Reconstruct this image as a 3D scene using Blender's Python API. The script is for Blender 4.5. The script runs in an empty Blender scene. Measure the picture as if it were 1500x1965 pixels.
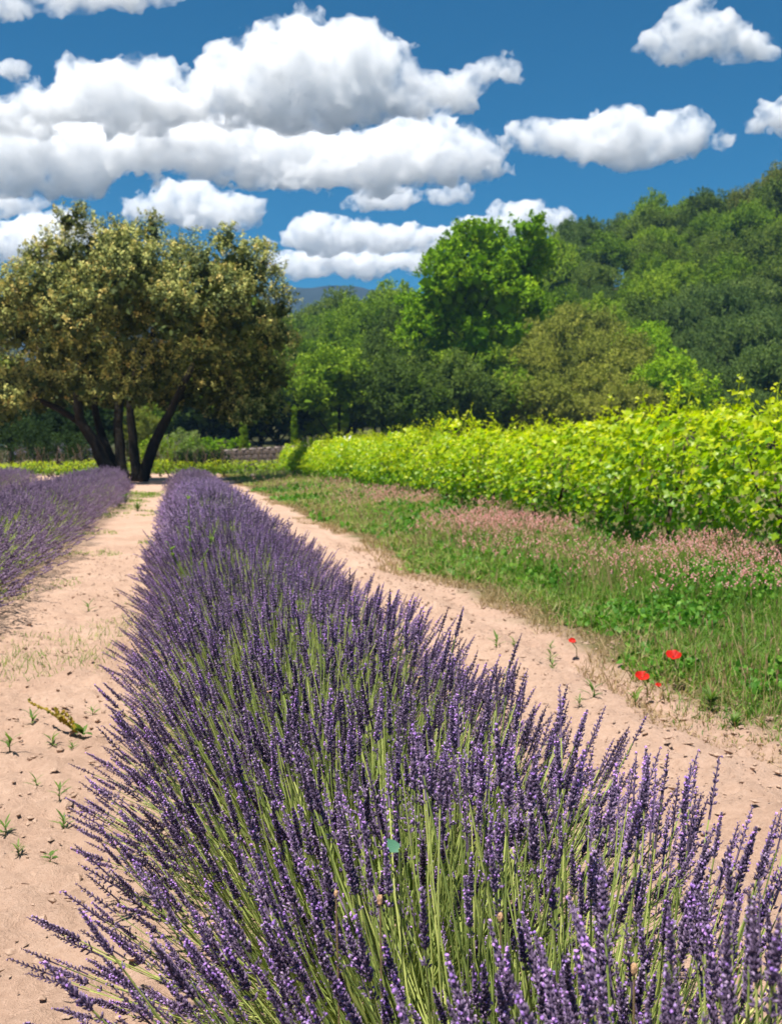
import bpy, math, random
import numpy as np
from mathutils import Vector, Matrix, Euler

# ------------------------------------------------------------------ camera
SC = bpy.context.scene
COL = SC.collection
R = math.radians
F = 2100.0                       # focal length in photograph pixels
EYE = 1.15
YAW, PITCH = math.atan(415 / F), math.atan(114.5 / F)
cam_data = bpy.data.cameras.new('camera')
cam_data.sensor_fit = 'VERTICAL'; cam_data.sensor_height = 36.0
cam_data.lens = F / 1965 * 36.0
cam_data.clip_start = 0.05; cam_data.clip_end = 60000
cam_data.dof.use_dof = True
cam_data.dof.focus_distance = 2.0
cam_data.dof.aperture_fstop = 9.5
cam = bpy.data.objects.new('camera', cam_data); COL.objects.link(cam)
cam.location = (0, 0, EYE)
cam.rotation_euler = (math.pi / 2 - PITCH, 0, -YAW)
SC.camera = cam

# ------------------------------------------------------------------ light
SUN_EL, SUN_AZ = R(69), R(-128)          # azimuth clockwise from +Y: the sun stands to the left, a little behind
sun_dir = Vector((math.sin(SUN_AZ) * math.cos(SUN_EL), math.cos(SUN_AZ) * math.cos(SUN_EL), math.sin(SUN_EL)))
sun_data = bpy.data.lights.new('sun', 'SUN')
sun_data.energy = 5.0; sun_data.angle = R(0.53); sun_data.color = (1.0, 0.95, 0.87)
sun = bpy.data.objects.new('sun', sun_data); COL.objects.link(sun)
sun.location = (-30, -10, 40)
sun.rotation_euler = sun_dir.to_track_quat('Z', 'Y').to_euler()

world = bpy.data.worlds.new('World'); SC.world = world; world.use_nodes = True
wn = world.node_tree.nodes; wl = world.node_tree.links
wn.clear()
sky = wn.new('ShaderNodeTexSky'); sky.sky_type = 'NISHITA'; sky.sun_disc = False
sky.sun_elevation = SUN_EL; sky.sun_rotation = SUN_AZ
sky.altitude = 300; sky.air_density = 1.0; sky.dust_density = 0.0; sky.ozone_density = 6.0
hs = wn.new('ShaderNodeHueSaturation'); hs.inputs['Saturation'].default_value = 1.82; hs.inputs['Hue'].default_value = 0.49
bg = wn.new('ShaderNodeBackground'); bg.inputs['Strength'].default_value = 0.042
wo = wn.new('ShaderNodeOutputWorld')
wl.new(sky.outputs[0], hs.inputs['Color']); wl.new(hs.outputs[0], bg.inputs['Color']); wl.new(bg.outputs[0], wo.inputs['Surface'])

SC.view_settings.view_transform = 'Standard'; SC.view_settings.look = 'None'
SC.view_settings.exposure = 0.85; SC.view_settings.gamma = 1.0
SC.view_settings.use_curve_mapping = False
SC.cycles.max_bounces = 32; SC.cycles.diffuse_bounces = 3; SC.cycles.glossy_bounces = 2
SC.cycles.transmission_bounces = 5; SC.cycles.transparent_max_bounces = 16; SC.cycles.volume_bounces = 32
SC.cycles.caustics_reflective = False; SC.cycles.caustics_refractive = False
SC.cycles.use_denoising = True
SC.cycles.use_adaptive_sampling = True; SC.cycles.adaptive_threshold = 0.015

# ------------------------------------------------------------------ picture -> place
_f = Vector((math.sin(YAW) * math.cos(PITCH), math.cos(YAW) * math.cos(PITCH), -math.sin(PITCH)))
_r = Vector((math.cos(YAW), -math.sin(YAW), 0)); _u = _r.cross(_f)
def ray(px, py):
    return (_f + _r * ((px - 750) / F) + _u * ((982.5 - py) / F)).normalized()
def on_ground(px, py, z=0.0):
    d = ray(px, py); t = (z - EYE) / d.z
    return Vector((d.x * t, d.y * t, z))
def at(px, py, y):
    """the point of the place that the ray through this pixel meets at the depth y along the rows"""
    d = ray(px, py); t = y / d.y
    return Vector((d.x * t, y, EYE + d.z * t))

# ------------------------------------------------------------------ helpers: meshes
def mesh_np(name, V, F_list, mats, mat_idx=None, tone=None, smooth=False):
    """V (n,3); F_list: list of (m,k) index arrays; mat_idx: list of ints or arrays matching F_list; tone: (n,) float attribute"""
    me = bpy.data.meshes.new(name)
    V = np.asarray(V, dtype=np.float32)
    me.vertices.add(len(V)); me.vertices.foreach_set('co', V.ravel())
    idx = np.concatenate([f.ravel() for f in F_list]).astype(np.int32)
    tot = np.concatenate([np.full(len(f), f.shape[1], dtype=np.int32) for f in F_list])
    me.loops.add(len(idx)); me.loops.foreach_set('vertex_index', idx)
    start = np.zeros(len(tot), dtype=np.int32); start[1:] = np.cumsum(tot)[:-1]
    me.polygons.add(len(tot)); me.polygons.foreach_set('loop_start', start)
    if mat_idx is not None:
        mi = np.concatenate([np.full(len(f), m, dtype=np.int32) if np.isscalar(m) else np.asarray(m, dtype=np.int32) for f, m in zip(F_list, mat_idx)])
        me.polygons.foreach_set('material_index', mi)
    me.polygons.foreach_set('use_smooth', np.full(len(tot), bool(smooth)))
    for m in mats: me.materials.append(m)
    if tone is not None:
        a = me.attributes.new('tone', 'FLOAT', 'POINT'); a.data.foreach_set('value', np.asarray(tone, dtype=np.float32))
    me.update(calc_edges=True)
    return me

class MB:
    """collects pieces and builds one mesh of them"""
    def __init__(s): s.V = []; s.F = {}; s.T = []; s.n = 0
    def add(s, V, Fs, tone=0.5, m=0):
        V = np.asarray(V, dtype=np.float64).reshape(-1, 3)
        s.V.append(V)
        s.T.append(np.full(len(V), tone) if np.isscalar(tone) else np.asarray(tone, dtype=np.float64).ravel())
        for f in (Fs if isinstance(Fs, list) else [Fs]):
            f = np.asarray(f, dtype=np.int64)
            s.F.setdefault((f.shape[1], m), []).append(f + s.n)
        s.n += len(V)
    def mesh(s, name, mats, smooth=False):
        if not isinstance(mats, (list, tuple)): mats = [mats]
        keys = sorted(s.F)
        return mesh_np(name, np.concatenate(s.V), [np.concatenate(s.F[k]) for k in keys], mats, [k[1] for k in keys], np.concatenate(s.T), smooth)

def link(name, me, parent=None, **props):
    o = bpy.data.objects.new(name, me); COL.objects.link(o)
    if parent is not None: o.parent = parent
    for k, v in props.items(): o[k] = v
    return o
def thing(name, label, cat, loc=(0, 0, 0), rz=0.0, group=None):
    o = bpy.data.objects.new(name, None); COL.objects.link(o)
    o.empty_display_size = 0.2
    o.location = loc; o.rotation_euler = (0, 0, rz); o['label'] = label; o['category'] = cat
    if group: o['group'] = group
    return o

def tube(mb, pts, rad, n=8, tone=0.5, m=0, cap=True):
    """a tapered tube along a polyline"""
    pts = np.asarray(pts, float); k = len(pts)
    rad = np.broadcast_to(np.asarray(rad, float), (k,))
    tan = np.gradient(pts, axis=0); tan /= np.linalg.norm(tan, axis=1)[:, None] + 1e-9
    ref = np.array([0.31, 0.95, 0.05]) if abs(tan[0][2]) > 0.7 else np.array([0.0, 0.1, 1.0])
    a = np.cross(tan, ref); a /= np.linalg.norm(a, axis=1)[:, None] + 1e-9
    b = np.cross(tan, a)
    th = np.arange(n) * 2 * np.pi / n
    V = pts[:, None] + rad[:, None, None] * (a[:, None] * np.cos(th)[None, :, None] + b[:, None] * np.sin(th)[None, :, None])
    V = V.reshape(-1, 3)
    i = np.arange(k - 1)[:, None] * n; j = np.arange(n)[None]; j2 = (j + 1) % n
    Fq = np.stack([i + j, i + j2, i + n + j2, i + n + j], -1).reshape(-1, 4)
    mb.add(V, Fq, tone, m)
    if cap:
        mb.F.setdefault((n, m), []).append((np.arange(n) + (mb.n - n))[None])
        mb.F.setdefault((n, m), []).append((np.arange(n)[::-1] + (mb.n - k * n))[None])

def box(mb, x0, x1, y0, y1, z0, z1, tone=0.5, m=0):
    V = [(x, y, z) for z in (z0, z1) for y in (y0, y1) for x in (x0, x1)]
    mb.add(V, np.array([[0, 2, 3, 1], [4, 5, 7, 6], [0, 1, 5, 4], [2, 6, 7, 3], [0, 4, 6, 2], [1, 3, 7, 5]]), tone, m)

def rand_rot(rng, n):
    q = rng.normal(size=(n, 4)); q /= np.linalg.norm(q, axis=1)[:, None]
    w, x, y, z = q.T
    return np.stack([np.stack([1 - 2 * (y * y + z * z), 2 * (x * y - z * w), 2 * (x * z + y * w)], -1),
                     np.stack([2 * (x * y + z * w), 1 - 2 * (x * x + z * z), 2 * (y * z - x * w)], -1),
                     np.stack([2 * (x * z - y * w), 2 * (y * z + x * w), 1 - 2 * (x * x + y * y)], -1)], 1)
def frames(axis, rng=None, up=None):
    """(n,3,3) matrices whose third column is the given direction"""
    z = axis / (np.linalg.norm(axis, axis=1)[:, None] + 1e-9)
    r = rng.normal(size=z.shape) if rng is not None else np.broadcast_to(up, z.shape)
    x = np.cross(r, z); x /= np.linalg.norm(x, axis=1)[:, None] + 1e-9
    y = np.cross(z, x)
    return np.stack([x, y, z], -1)
def scatter(mb, PV, PF, pos, rot, scale, tone, m=0):
    """copies of a small shape (PV, PF) joined into the collector"""
    n = len(pos)
    scale = np.asarray(scale, float)
    S = scale[:, None, None] if scale.ndim == 1 else scale[:, None, :]
    PV = np.asarray(PV, float)
    V = np.einsum('nij,nkj->nki', rot, PV[None] * S) + pos[:, None]
    t = tone if np.ndim(tone) == 2 else np.repeat(np.broadcast_to(tone, (n,))[:, None], len(PV), 1)
    Fs = []
    for f in (PF if isinstance(PF, list) else [PF]):
        f = np.asarray(f)
        Fs.append((f[None] + (np.arange(n) * len(PV))[:, None, None]).reshape(-1, f.shape[1]))
    mb.add(V.reshape(-1, 3), Fs, t.ravel(), m)

# value noise for shaping meshes
_P = np.random.RandomState(7).rand(64, 64, 64)
def vnoise(p):
    p = np.asarray(p, float); i = np.floor(p).astype(int); f = p - i; f = f * f * (3 - 2 * f); i &= 63; j = (i + 1) & 63
    c = lambda a, b, d: _P[a[:, 0], b[:, 1], d[:, 2]]
    x0 = c(i, i, i) * (1 - f[:, 0]) + c(j, i, i) * f[:, 0]; x1 = c(i, j, i) * (1 - f[:, 0]) + c(j, j, i) * f[:, 0]
    x2 = c(i, i, j) * (1 - f[:, 0]) + c(j, i, j) * f[:, 0]; x3 = c(i, j, j) * (1 - f[:, 0]) + c(j, j, j) * f[:, 0]
    y0 = x0 * (1 - f[:, 1]) + x1 * f[:, 1]; y1 = x2 * (1 - f[:, 1]) + x3 * f[:, 1]
    return y0 * (1 - f[:, 2]) + y1 * f[:, 2]
def fbm(p, o=4):
    p = np.asarray(p, float); s = 0; a = 0.5
    for k in range(o): s = s + a * vnoise(p * 2 ** k + 17.3 * k); a *= 0.5
    return s
ICO_V = ICO_F = None
def _ico(sub):
    import bmesh
    bm = bmesh.new(); bmesh.ops.create_icosphere(bm, subdivisions=sub, radius=1.0)
    V = np.array([v.co[:] for v in bm.verts]); Fc = np.array([[v.index for v in f.verts] for f in bm.faces]); bm.free()
    return V, Fc
ICO1, ICO2, ICO3 = _ico(1), _ico(2), _ico(3)

# ------------------------------------------------------------------ helpers: materials
def new_mat(name):
    m = bpy.data.materials.new(name); m.use_nodes = True
    nt = m.node_tree; nt.nodes.clear()
    out = nt.nodes.new('ShaderNodeOutputMaterial')
    return m, nt, out
def N(nt, kind, **kw):
    n = nt.nodes.new(kind)
    for k, v in kw.items():
        if k in n.inputs: n.inputs[k].default_value = v
        else: setattr(n, k, v)
    return n
def ramp(nt, src, stops, interp='LINEAR'):
    r = nt.nodes.new('ShaderNodeValToRGB'); r.color_ramp.interpolation = interp
    e = r.color_ramp.elements
    while len(e) < len(stops): e.new(0.5)
    for k, (p, c) in enumerate(stops):
        e[k].position = p; e[k].color = (*c, 1) if len(c) == 3 else c
    nt.links.new(src, r.inputs[0]); return r.outputs[0]
def tone_of(nt):
    a = nt.nodes.new('ShaderNodeAttribute'); a.attribute_name = 'tone'; return a.outputs['Fac']
# ------------------------------------------------------------------ materials
def leaf_mat(name, stops, trans=0.35, gain=(1.25, 1.45, 0.55), rough=0.5, spec=0.25, var=0.12):
    """leaves: colour from the piece's own tone and a little from the object; thin, so part of the light comes through"""
    m, nt, out = new_mat(name)
    oi = N(nt, 'ShaderNodeObjectInfo')
    a = N(nt, 'ShaderNodeMath', operation='MULTIPLY_ADD'); nt.links.new(oi.outputs['Random'], a.inputs[0]); a.inputs[1].default_value = var * 2
    t = N(nt, 'ShaderNodeMath', operation='ADD'); nt.links.new(tone_of(nt), t.inputs[0]); t.inputs[1].default_value = -var
    nt.links.new(t.outputs[0], a.inputs[2])
    c = ramp(nt, a.outputs[0], stops)
    b = N(nt, 'ShaderNodeBsdfPrincipled', Roughness=rough); b.inputs['Specular IOR Level'].default_value = spec
    nt.links.new(c, b.inputs['Base Color'])
    if trans > 0:
        mul = N(nt, 'ShaderNodeMix', data_type='RGBA', blend_type='MULTIPLY'); mul.inputs[0].default_value = 1
        nt.links.new(c, mul.inputs[6]); mul.inputs[7].default_value = (*gain, 1)
        tr = N(nt, 'ShaderNodeBsdfTranslucent'); nt.links.new(mul.outputs[2], tr.inputs['Color'])
        mx = N(nt, 'ShaderNodeMixShader', Fac=trans)
        nt.links.new(b.outputs[0], mx.inputs[1]); nt.links.new(tr.outputs[0], mx.inputs[2]); nt.links.new(mx.outputs[0], out.inputs['Surface'])
    else:
        nt.links.new(b.outputs[0], out.inputs['Surface'])
    return m
def rough_mat(name, c0, c1, scale=8.0, bump=0.3, rough=0.9, detail=6, dist=0.02):
    m, nt, out = new_mat(name)
    tc = N(nt, 'ShaderNodeTexCoord'); nz = N(nt, 'ShaderNodeTexNoise', Scale=scale, Detail=detail, Roughness=0.65)
    nt.links.new(tc.outputs['Object'], nz.inputs['Vector'])
    c = ramp(nt, nz.outputs['Fac'], [(0.3, c0), (0.7, c1)])
    b = N(nt, 'ShaderNodeBsdfPrincipled', Roughness=rough); b.inputs['Specular IOR Level'].default_value = 0.2
    nt.links.new(c, b.inputs['Base Color'])
    bp = N(nt, 'ShaderNodeBump', Strength=bump, Distance=dist); nt.links.new(nz.outputs['Fac'], bp.inputs['Height']); nt.links.new(bp.outputs[0], b.inputs['Normal'])
    nt.links.new(b.outputs[0], out.inputs['Surface'])
    return m

M_spike = leaf_mat('lavender blossom', [(0.0, (0.05863, 0.04176, 0.06569)), (0.3, (0.1372, 0.09629, 0.1653)), (0.55, (0.2548, 0.18, 0.3014)), (0.78, (0.5048, 0.37, 0.546)), (0.86, (0.3801, 0.2022, 0.6531)), (1.0, (0.7001, 0.3746, 0.85))], trans=0.15, gain=(1.2, 0.9, 1.5), rough=0.7, spec=0.1, var=0.13)
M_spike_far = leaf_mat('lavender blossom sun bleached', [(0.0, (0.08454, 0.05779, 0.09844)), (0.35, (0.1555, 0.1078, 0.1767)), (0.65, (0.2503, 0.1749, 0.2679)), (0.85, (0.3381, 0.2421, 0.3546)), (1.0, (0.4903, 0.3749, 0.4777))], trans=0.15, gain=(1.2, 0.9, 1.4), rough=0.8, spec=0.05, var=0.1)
M_stem = leaf_mat('lavender stem', [(0.0, (0.1292, 0.1796, 0.05124)), (0.5, (0.3082, 0.3877, 0.09781)), (1.0, (0.5965, 0.6242, 0.198))], trans=0.25, gain=(1.3, 1.4, 0.6), var=0.1)
M_lavleaf = leaf_mat('lavender leaf', [(0.0, (0.063, 0.1013, 0.0336)), (0.5, (0.133, 0.189, 0.054)), (1.0, (0.238, 0.2835, 0.084))], trans=0.3, var=0.1)
M_grass = leaf_mat('meadow grass', [(0.0, (0.05914, 0.144, 0.0156)), (0.45, (0.1294, 0.254, 0.0286)), (0.75, (0.2495, 0.3387, 0.065)), (1.0, (0.4342, 0.4487, 0.1365))], trans=0.35, var=0)
M_straw = leaf_mat('dry grass', [(0.0, (0.20, 0.165, 0.065)), (0.5, (0.34, 0.25, 0.12)), (1.0, (0.48, 0.35, 0.20))], trans=0.3, gain=(1.2, 1.1, 0.8), var=0)
M_herb = leaf_mat('meadow herb leaf', [(0.0, (0.04025, 0.1368, 0.012)), (0.5, (0.08855, 0.2415, 0.0216)), (1.0, (0.2093, 0.3703, 0.048))], trans=0.35, var=0.05)
M_pink = leaf_mat('pink meadow flower', [(0.0, (0.5579, 0.2688, 0.2172)), (0.5, (0.797, 0.4269, 0.3764)), (1.0, (0.85, 0.601, 0.5791))], trans=0.35, gain=(1.2, 1.0, 1.0), var=0)
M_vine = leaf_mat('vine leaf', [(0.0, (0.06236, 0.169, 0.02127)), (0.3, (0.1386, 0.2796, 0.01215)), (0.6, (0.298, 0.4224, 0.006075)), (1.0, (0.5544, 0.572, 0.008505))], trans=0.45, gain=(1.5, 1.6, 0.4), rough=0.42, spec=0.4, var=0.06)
M_vinewood = rough_mat('vine wood', (0.05, 0.032, 0.02), (0.13, 0.09, 0.06), 25, 0.6)
M_bark = rough_mat('oak bark', (0.007, 0.006, 0.0045), (0.021, 0.017, 0.012), 6, 0.8, dist=0.05)
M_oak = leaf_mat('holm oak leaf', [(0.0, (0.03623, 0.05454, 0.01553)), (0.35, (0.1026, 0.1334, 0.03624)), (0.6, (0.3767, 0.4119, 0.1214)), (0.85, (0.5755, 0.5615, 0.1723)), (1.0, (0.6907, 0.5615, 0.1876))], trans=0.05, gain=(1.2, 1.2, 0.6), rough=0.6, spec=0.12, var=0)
def tree_mat(name, a, b_, c_):
    return leaf_mat(name, [(0.0, a), (0.5, b_), (1.0, c_)], trans=0.22, gain=(1.2, 1.4, 0.5), rough=0.7, spec=0.06, var=0.26)
M_tree = {
    'dark':   tree_mat('dark evergreen leaf', (0.05119, 0.08418, 0.01575), (0.1024, 0.1579, 0.02625), (0.1763, 0.2316, 0.03938)),
    'shade':  tree_mat('leaf with painted shade', (0.010, 0.022, 0.007), (0.021, 0.042, 0.012), (0.042, 0.075, 0.020)),  # dark leaf colour carries the shade that these background plants stand in
    'mid':    tree_mat('oak wood leaf', (0.08132, 0.1488, 0.01247), (0.1626, 0.2626, 0.01746), (0.2816, 0.372, 0.02744)),
    'bright': tree_mat('plane tree leaf', (0.115, 0.235, 0.008), (0.235, 0.385, 0.012), (0.37, 0.50, 0.020)),
    'olive':  tree_mat('grey green leaf', (0.1341, 0.1605, 0.02593), (0.2503, 0.2699, 0.0419), (0.4111, 0.394, 0.07481)),
    'pine':   tree_mat('pine needle', (0.0858, 0.1117, 0.01995), (0.1716, 0.1928, 0.03591), (0.2789, 0.2664, 0.05785)),
    'grey':   tree_mat('grey holm leaf', (0.0585, 0.1025, 0.0252), (0.1144, 0.1769, 0.042), (0.195, 0.2501, 0.06825)),
}
M_weed = leaf_mat('weed leaf', [(0.0, (0.06, 0.13, 0.025)), (0.5, (0.11, 0.19, 0.04)), (1.0, (0.22, 0.30, 0.07))], trans=0.35, var=0.1)
M_soilclod = rough_mat('dry soil', (0.24, 0.155, 0.11), (0.50, 0.355, 0.265), 60, 0.4, 0.95)

def soil_mat():
    m, nt, out = new_mat('field soil')
    geo = N(nt, 'ShaderNodeNewGeometry')
    sep = N(nt, 'ShaderNodeSeparateXYZ'); nt.links.new(geo.outputs['Position'], sep.inputs[0])
    n1 = N(nt, 'ShaderNodeTexNoise', Scale=1.3, Detail=8, Roughness=0.7); nt.links.new(geo.outputs['Position'], n1.inputs['Vector'])
    n2 = N(nt, 'ShaderNodeTexNoise', Scale=38, Detail=6, Roughness=0.75); nt.links.new(geo.outputs['Position'], n2.inputs['Vector'])
    n3 = N(nt, 'ShaderNodeTexNoise', Scale=210, Detail=4, Roughness=0.7); nt.links.new(geo.outputs['Position'], n3.inputs['Vector'])
    mixn = N(nt, 'ShaderNodeMix', data_type='FLOAT'); mixn.inputs[0].default_value = 0.5
    nt.links.new(n1.outputs['Fac'], mixn.inputs[2]); nt.links.new(n2.outputs['Fac'], mixn.inputs[3])
    soil = ramp(nt, mixn.outputs[0], [(0.3, (0.339, 0.2138, 0.1522)), (0.5, (0.4915, 0.3294, 0.2415)), (0.7, (0.6102, 0.432, 0.3308))])
    turf = ramp(nt, mixn.outputs[0], [(0.35, (0.07, 0.075, 0.025)), (0.65, (0.19, 0.16, 0.07))])
    # turf under the verge and the vines: x beyond a wandering edge
    nx = N(nt, 'ShaderNodeMath', operation='MULTIPLY_ADD'); nt.links.new(n1.outputs['Fac'], nx.inputs[0]); nx.inputs[1].default_value = 0.9
    nt.links.new(sep.outputs['X'], nx.inputs[2])
    mr = N(nt, 'ShaderNodeMapRange'); mr.inputs['From Min'].default_value = 2.7; mr.inputs['From Max'].default_value = 2.95
    nt.links.new(nx.outputs[0], mr.inputs['Value'])
    # rough land beyond the field
    mr2 = N(nt, 'ShaderNodeMapRange'); mr2.inputs['From Min'].default_value = 58; mr2.inputs['From Max'].default_value = 70
    nt.links.new(sep.outputs['Y'], mr2.inputs['Value'])
    mxm = N(nt, 'ShaderNodeMath', operation='MAXIMUM'); nt.links.new(mr.outputs[0], mxm.inputs[0]); nt.links.new(mr2.outputs[0], mxm.inputs[1])
    col = N(nt, 'ShaderNodeMix', data_type='RGBA'); nt.links.new(mxm.outputs[0], col.inputs[0]); nt.links.new(soil, col.inputs[6]); nt.links.new(turf, col.inputs[7])
    b = N(nt, 'ShaderNodeBsdfPrincipled', Roughness=0.95); b.inputs['Specular IOR Level'].default_value = 0.1
    nt.links.new(col.outputs[2], b.inputs['Base Color'])
    ad = N(nt, 'ShaderNodeMath', operation='MULTIPLY_ADD'); nt.links.new(n3.outputs['Fac'], ad.inputs[0]); ad.inputs[1].default_value = 0.35; nt.links.new(n2.outputs['Fac'], ad.inputs[2])
    bp = N(nt, 'ShaderNodeBump', Strength=0.9, Distance=0.02); nt.links.new(ad.outputs[0], bp.inputs['Height']); nt.links.new(bp.outputs[0], b.inputs['Normal'])
    nt.links.new(b.outputs[0], out.inputs['Surface'])
    return m
M_soil = soil_mat()
M_hill = rough_mat('woodland floor', (0.03, 0.035, 0.012), (0.07, 0.07, 0.03), 0.5, 0.3)
M_mountain = rough_mat('distant forested mountain', (0.006, 0.012, 0.010), (0.016, 0.024, 0.018), 0.012, 0.0)
def at_np(px, py, y):
    d = np.array(_f)[None] + np.array(_r)[None] * ((px - 750) / F)[:, None] + np.array(_u)[None] * ((982.5 - py) / F)[:, None]
    t = y / d[:, 1]
    return np.stack([d[:, 0] * t, d[:, 1] * t, EYE + d[:, 2] * t], -1)
# ------------------------------------------------------------------ ground, hill, mountain
def spaced(a, b, h0, g):
    """coordinates from a outwards to b with steps that grow"""
    out = [a]; h = h0; s = 1 if b > a else -1
    while (b - out[-1]) * s > 0: out.append(out[-1] + s * h); h *= g
    return out[1:]
def soil_height(x, y):
    p = np.stack([x, y, np.zeros_like(x)], -1)
    near = np.clip(1.6 - np.hypot(x, y) / 14, 0, 1)
    z = (fbm(p * 1.1, 3) - 0.45) * 0.05 * np.clip(1.5 - np.hypot(x, y) / 40, 0, 1)
    c = fbm(p * 9.0 + 3, 4); z = z + (c - 0.47) * 0.065 * near
    c2 = fbm(p * 26.0 + 8, 3); z = z + np.clip(c2 - 0.47, -0.12, 1) * 0.085 * near
    # shallow wheel ruts in the lane on the right
    z = z - 0.025 * np.exp(-((x - 1.55 - 0.05 * np.sin(y)) / 0.14) ** 2) * near - 0.02 * np.exp(-((x - 2.15) / 0.12) ** 2) * near
    z = z + 0.03 * np.exp(-((x - 1.85) / 0.15) ** 2) * near
    return z
def build_ground():
    xs = np.concatenate([np.arange(-2.4, 3.3, 0.034), spaced(-2.4, -2200, 0.03, 1.16), spaced(3.278, 2200, 0.03, 1.16)]); xs = np.unique(np.round(xs, 4))
    ys = np.concatenate([np.arange(1.2, 6.6, 0.034), spaced(1.2, -2200, 0.05, 1.25), spaced(6.576, 2200, 0.026, 1.028)]); ys = np.unique(np.round(ys, 4))
    X, Y = np.meshgrid(xs, ys, indexing='ij'); x = X.ravel(); y = Y.ravel()
    V = np.stack([x, y, soil_height(x, y)], -1)
    nx, ny = len(xs), len(ys); i = np.arange(nx - 1)[:, None] * ny; j = np.arange(ny - 1)[None]
    Q = np.stack([i + j, i + ny + j, i + ny + j + 1, i + j + 1], -1).reshape(-1, 4)
    link('ground', mesh_np('ground', V, [Q], [M_soil], smooth=True), kind='structure')
build_ground()

HX = [-400, -60, -30, -5, 21, 42, 69, 90, 111, 130, 200, 500]; HH = [0, 0, 2, 9, 13, 17, 28, 35, 40, 44, 50, 50]
def hill_height(x, y):
    """rises behind the vineyard, higher towards the right"""
    k = 200.0 / np.maximum(y, 60)                    # seen along the line of sight the crest keeps its outline
    H = np.interp(x * np.clip(k, 0.8, 2.1), HX, HH)
    s = np.clip((y - 88) / 112.0, 0, 1); s = s * s * (3 - 2 * s) * 0.75 + s * 0.25
    back = np.clip((y - 215) / 250.0, 0, 1)
    return H * s * (1 - back * 0.6)
def build_hill():
    xs = np.linspace(-120, 420, 100); ys = np.linspace(84, 700, 100)
    X, Y = np.meshgrid(xs, ys, indexing='ij'); x = X.ravel(); y = Y.ravel()
    fade = np.clip((x + 120) / 40, 0, 1)
    z = hill_height(x, y) * fade + (fbm(np.stack([x / 9, y / 9, x * 0], -1), 3) - 0.45) * 2 * np.clip((y - 88) / 20, 0, 1) - 0.35 - np.clip((y - 560) / 140, 0, 1) * 70 - np.clip((x - 330) / 90, 0, 1) * 80
    nx, ny = len(xs), len(ys); i = np.arange(nx - 1)[:, None] * ny; j = np.arange(ny - 1)[None]
    Q = np.stack([i + j, i + ny + j, i + ny + j + 1, i + j + 1], -1).reshape(-1, 4)
    keep = (z[Q] > -0.9).any(1)
    link('hill', mesh_np('hill', np.stack([x, y, np.maximum(z, -0.9)], -1), [Q[keep]], [M_hill], smooth=True), kind='structure')
build_hill()
def build_mountain():
    D = 1600.0
    px = np.linspace(-700, 2100, 180)
    top = np.interp(px, [-700, 0, 380, 530, 590, 650, 720, 800, 1000, 2100], [705, 648, 578, 556, 553, 554, 556, 560, 568, 625]) + (fbm(np.stack([px / 60, px * 0, px * 0], -1), 4) - 0.45) * 9
    rows = []
    for t in np.linspace(0, 1, 14):
        p = at_np(px, 868 - (868 - top) * math.sin(t * math.pi / 2), np.full_like(px, D)); p[:, 1] += -420 * (1 - t) ** 1.3
        p[:, 0] *= p[:, 1] / D
        p[:, 2] = (p[:, 2] - EYE) * 1.0 - (1 - t) * 1.0
        p[:, 1] += (fbm(np.stack([px / 45, px * 0 + t * 5, px * 0], -1), 3) - 0.45) * 90 * (0.3 + t)
        rows.append(p)
    back = rows[-1].copy(); back[:, 1] += 300; back[:, 2] = -0.8; rows.append(back)
    V = np.concatenate(rows); n = len(px); i = np.arange(len(rows) - 1)[:, None] * n; j = np.arange(n - 1)[None]
    Q = np.stack([i + j, i + j + 1, i + n + j + 1, i + n + j], -1).reshape(-1, 4)
    V[:, 2] = np.maximum(V[:, 2], -0.8)
    link('mountain', mesh_np('mountain', V, [Q], [M_mountain], smooth=True), kind='structure')
build_mountain()
def build_haze():
    m, nt, out = new_mat('haze')
    v = N(nt, 'ShaderNodeVolumePrincipled', Density=HAZE_DENSITY, Anisotropy=0.0); v.inputs['Color'].default_value = (0.30, 0.58, 1.0, 1)
    nt.links.new(v.outputs[0], out.inputs['Volume'])
    mb = MB(); box(mb, -2300, 2300, -2300, 2300, -2.0, 290)
    link('haze', mb.mesh('haze', m), kind='stuff')
HAZE_DENSITY = 0.00019
build_haze()
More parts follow.
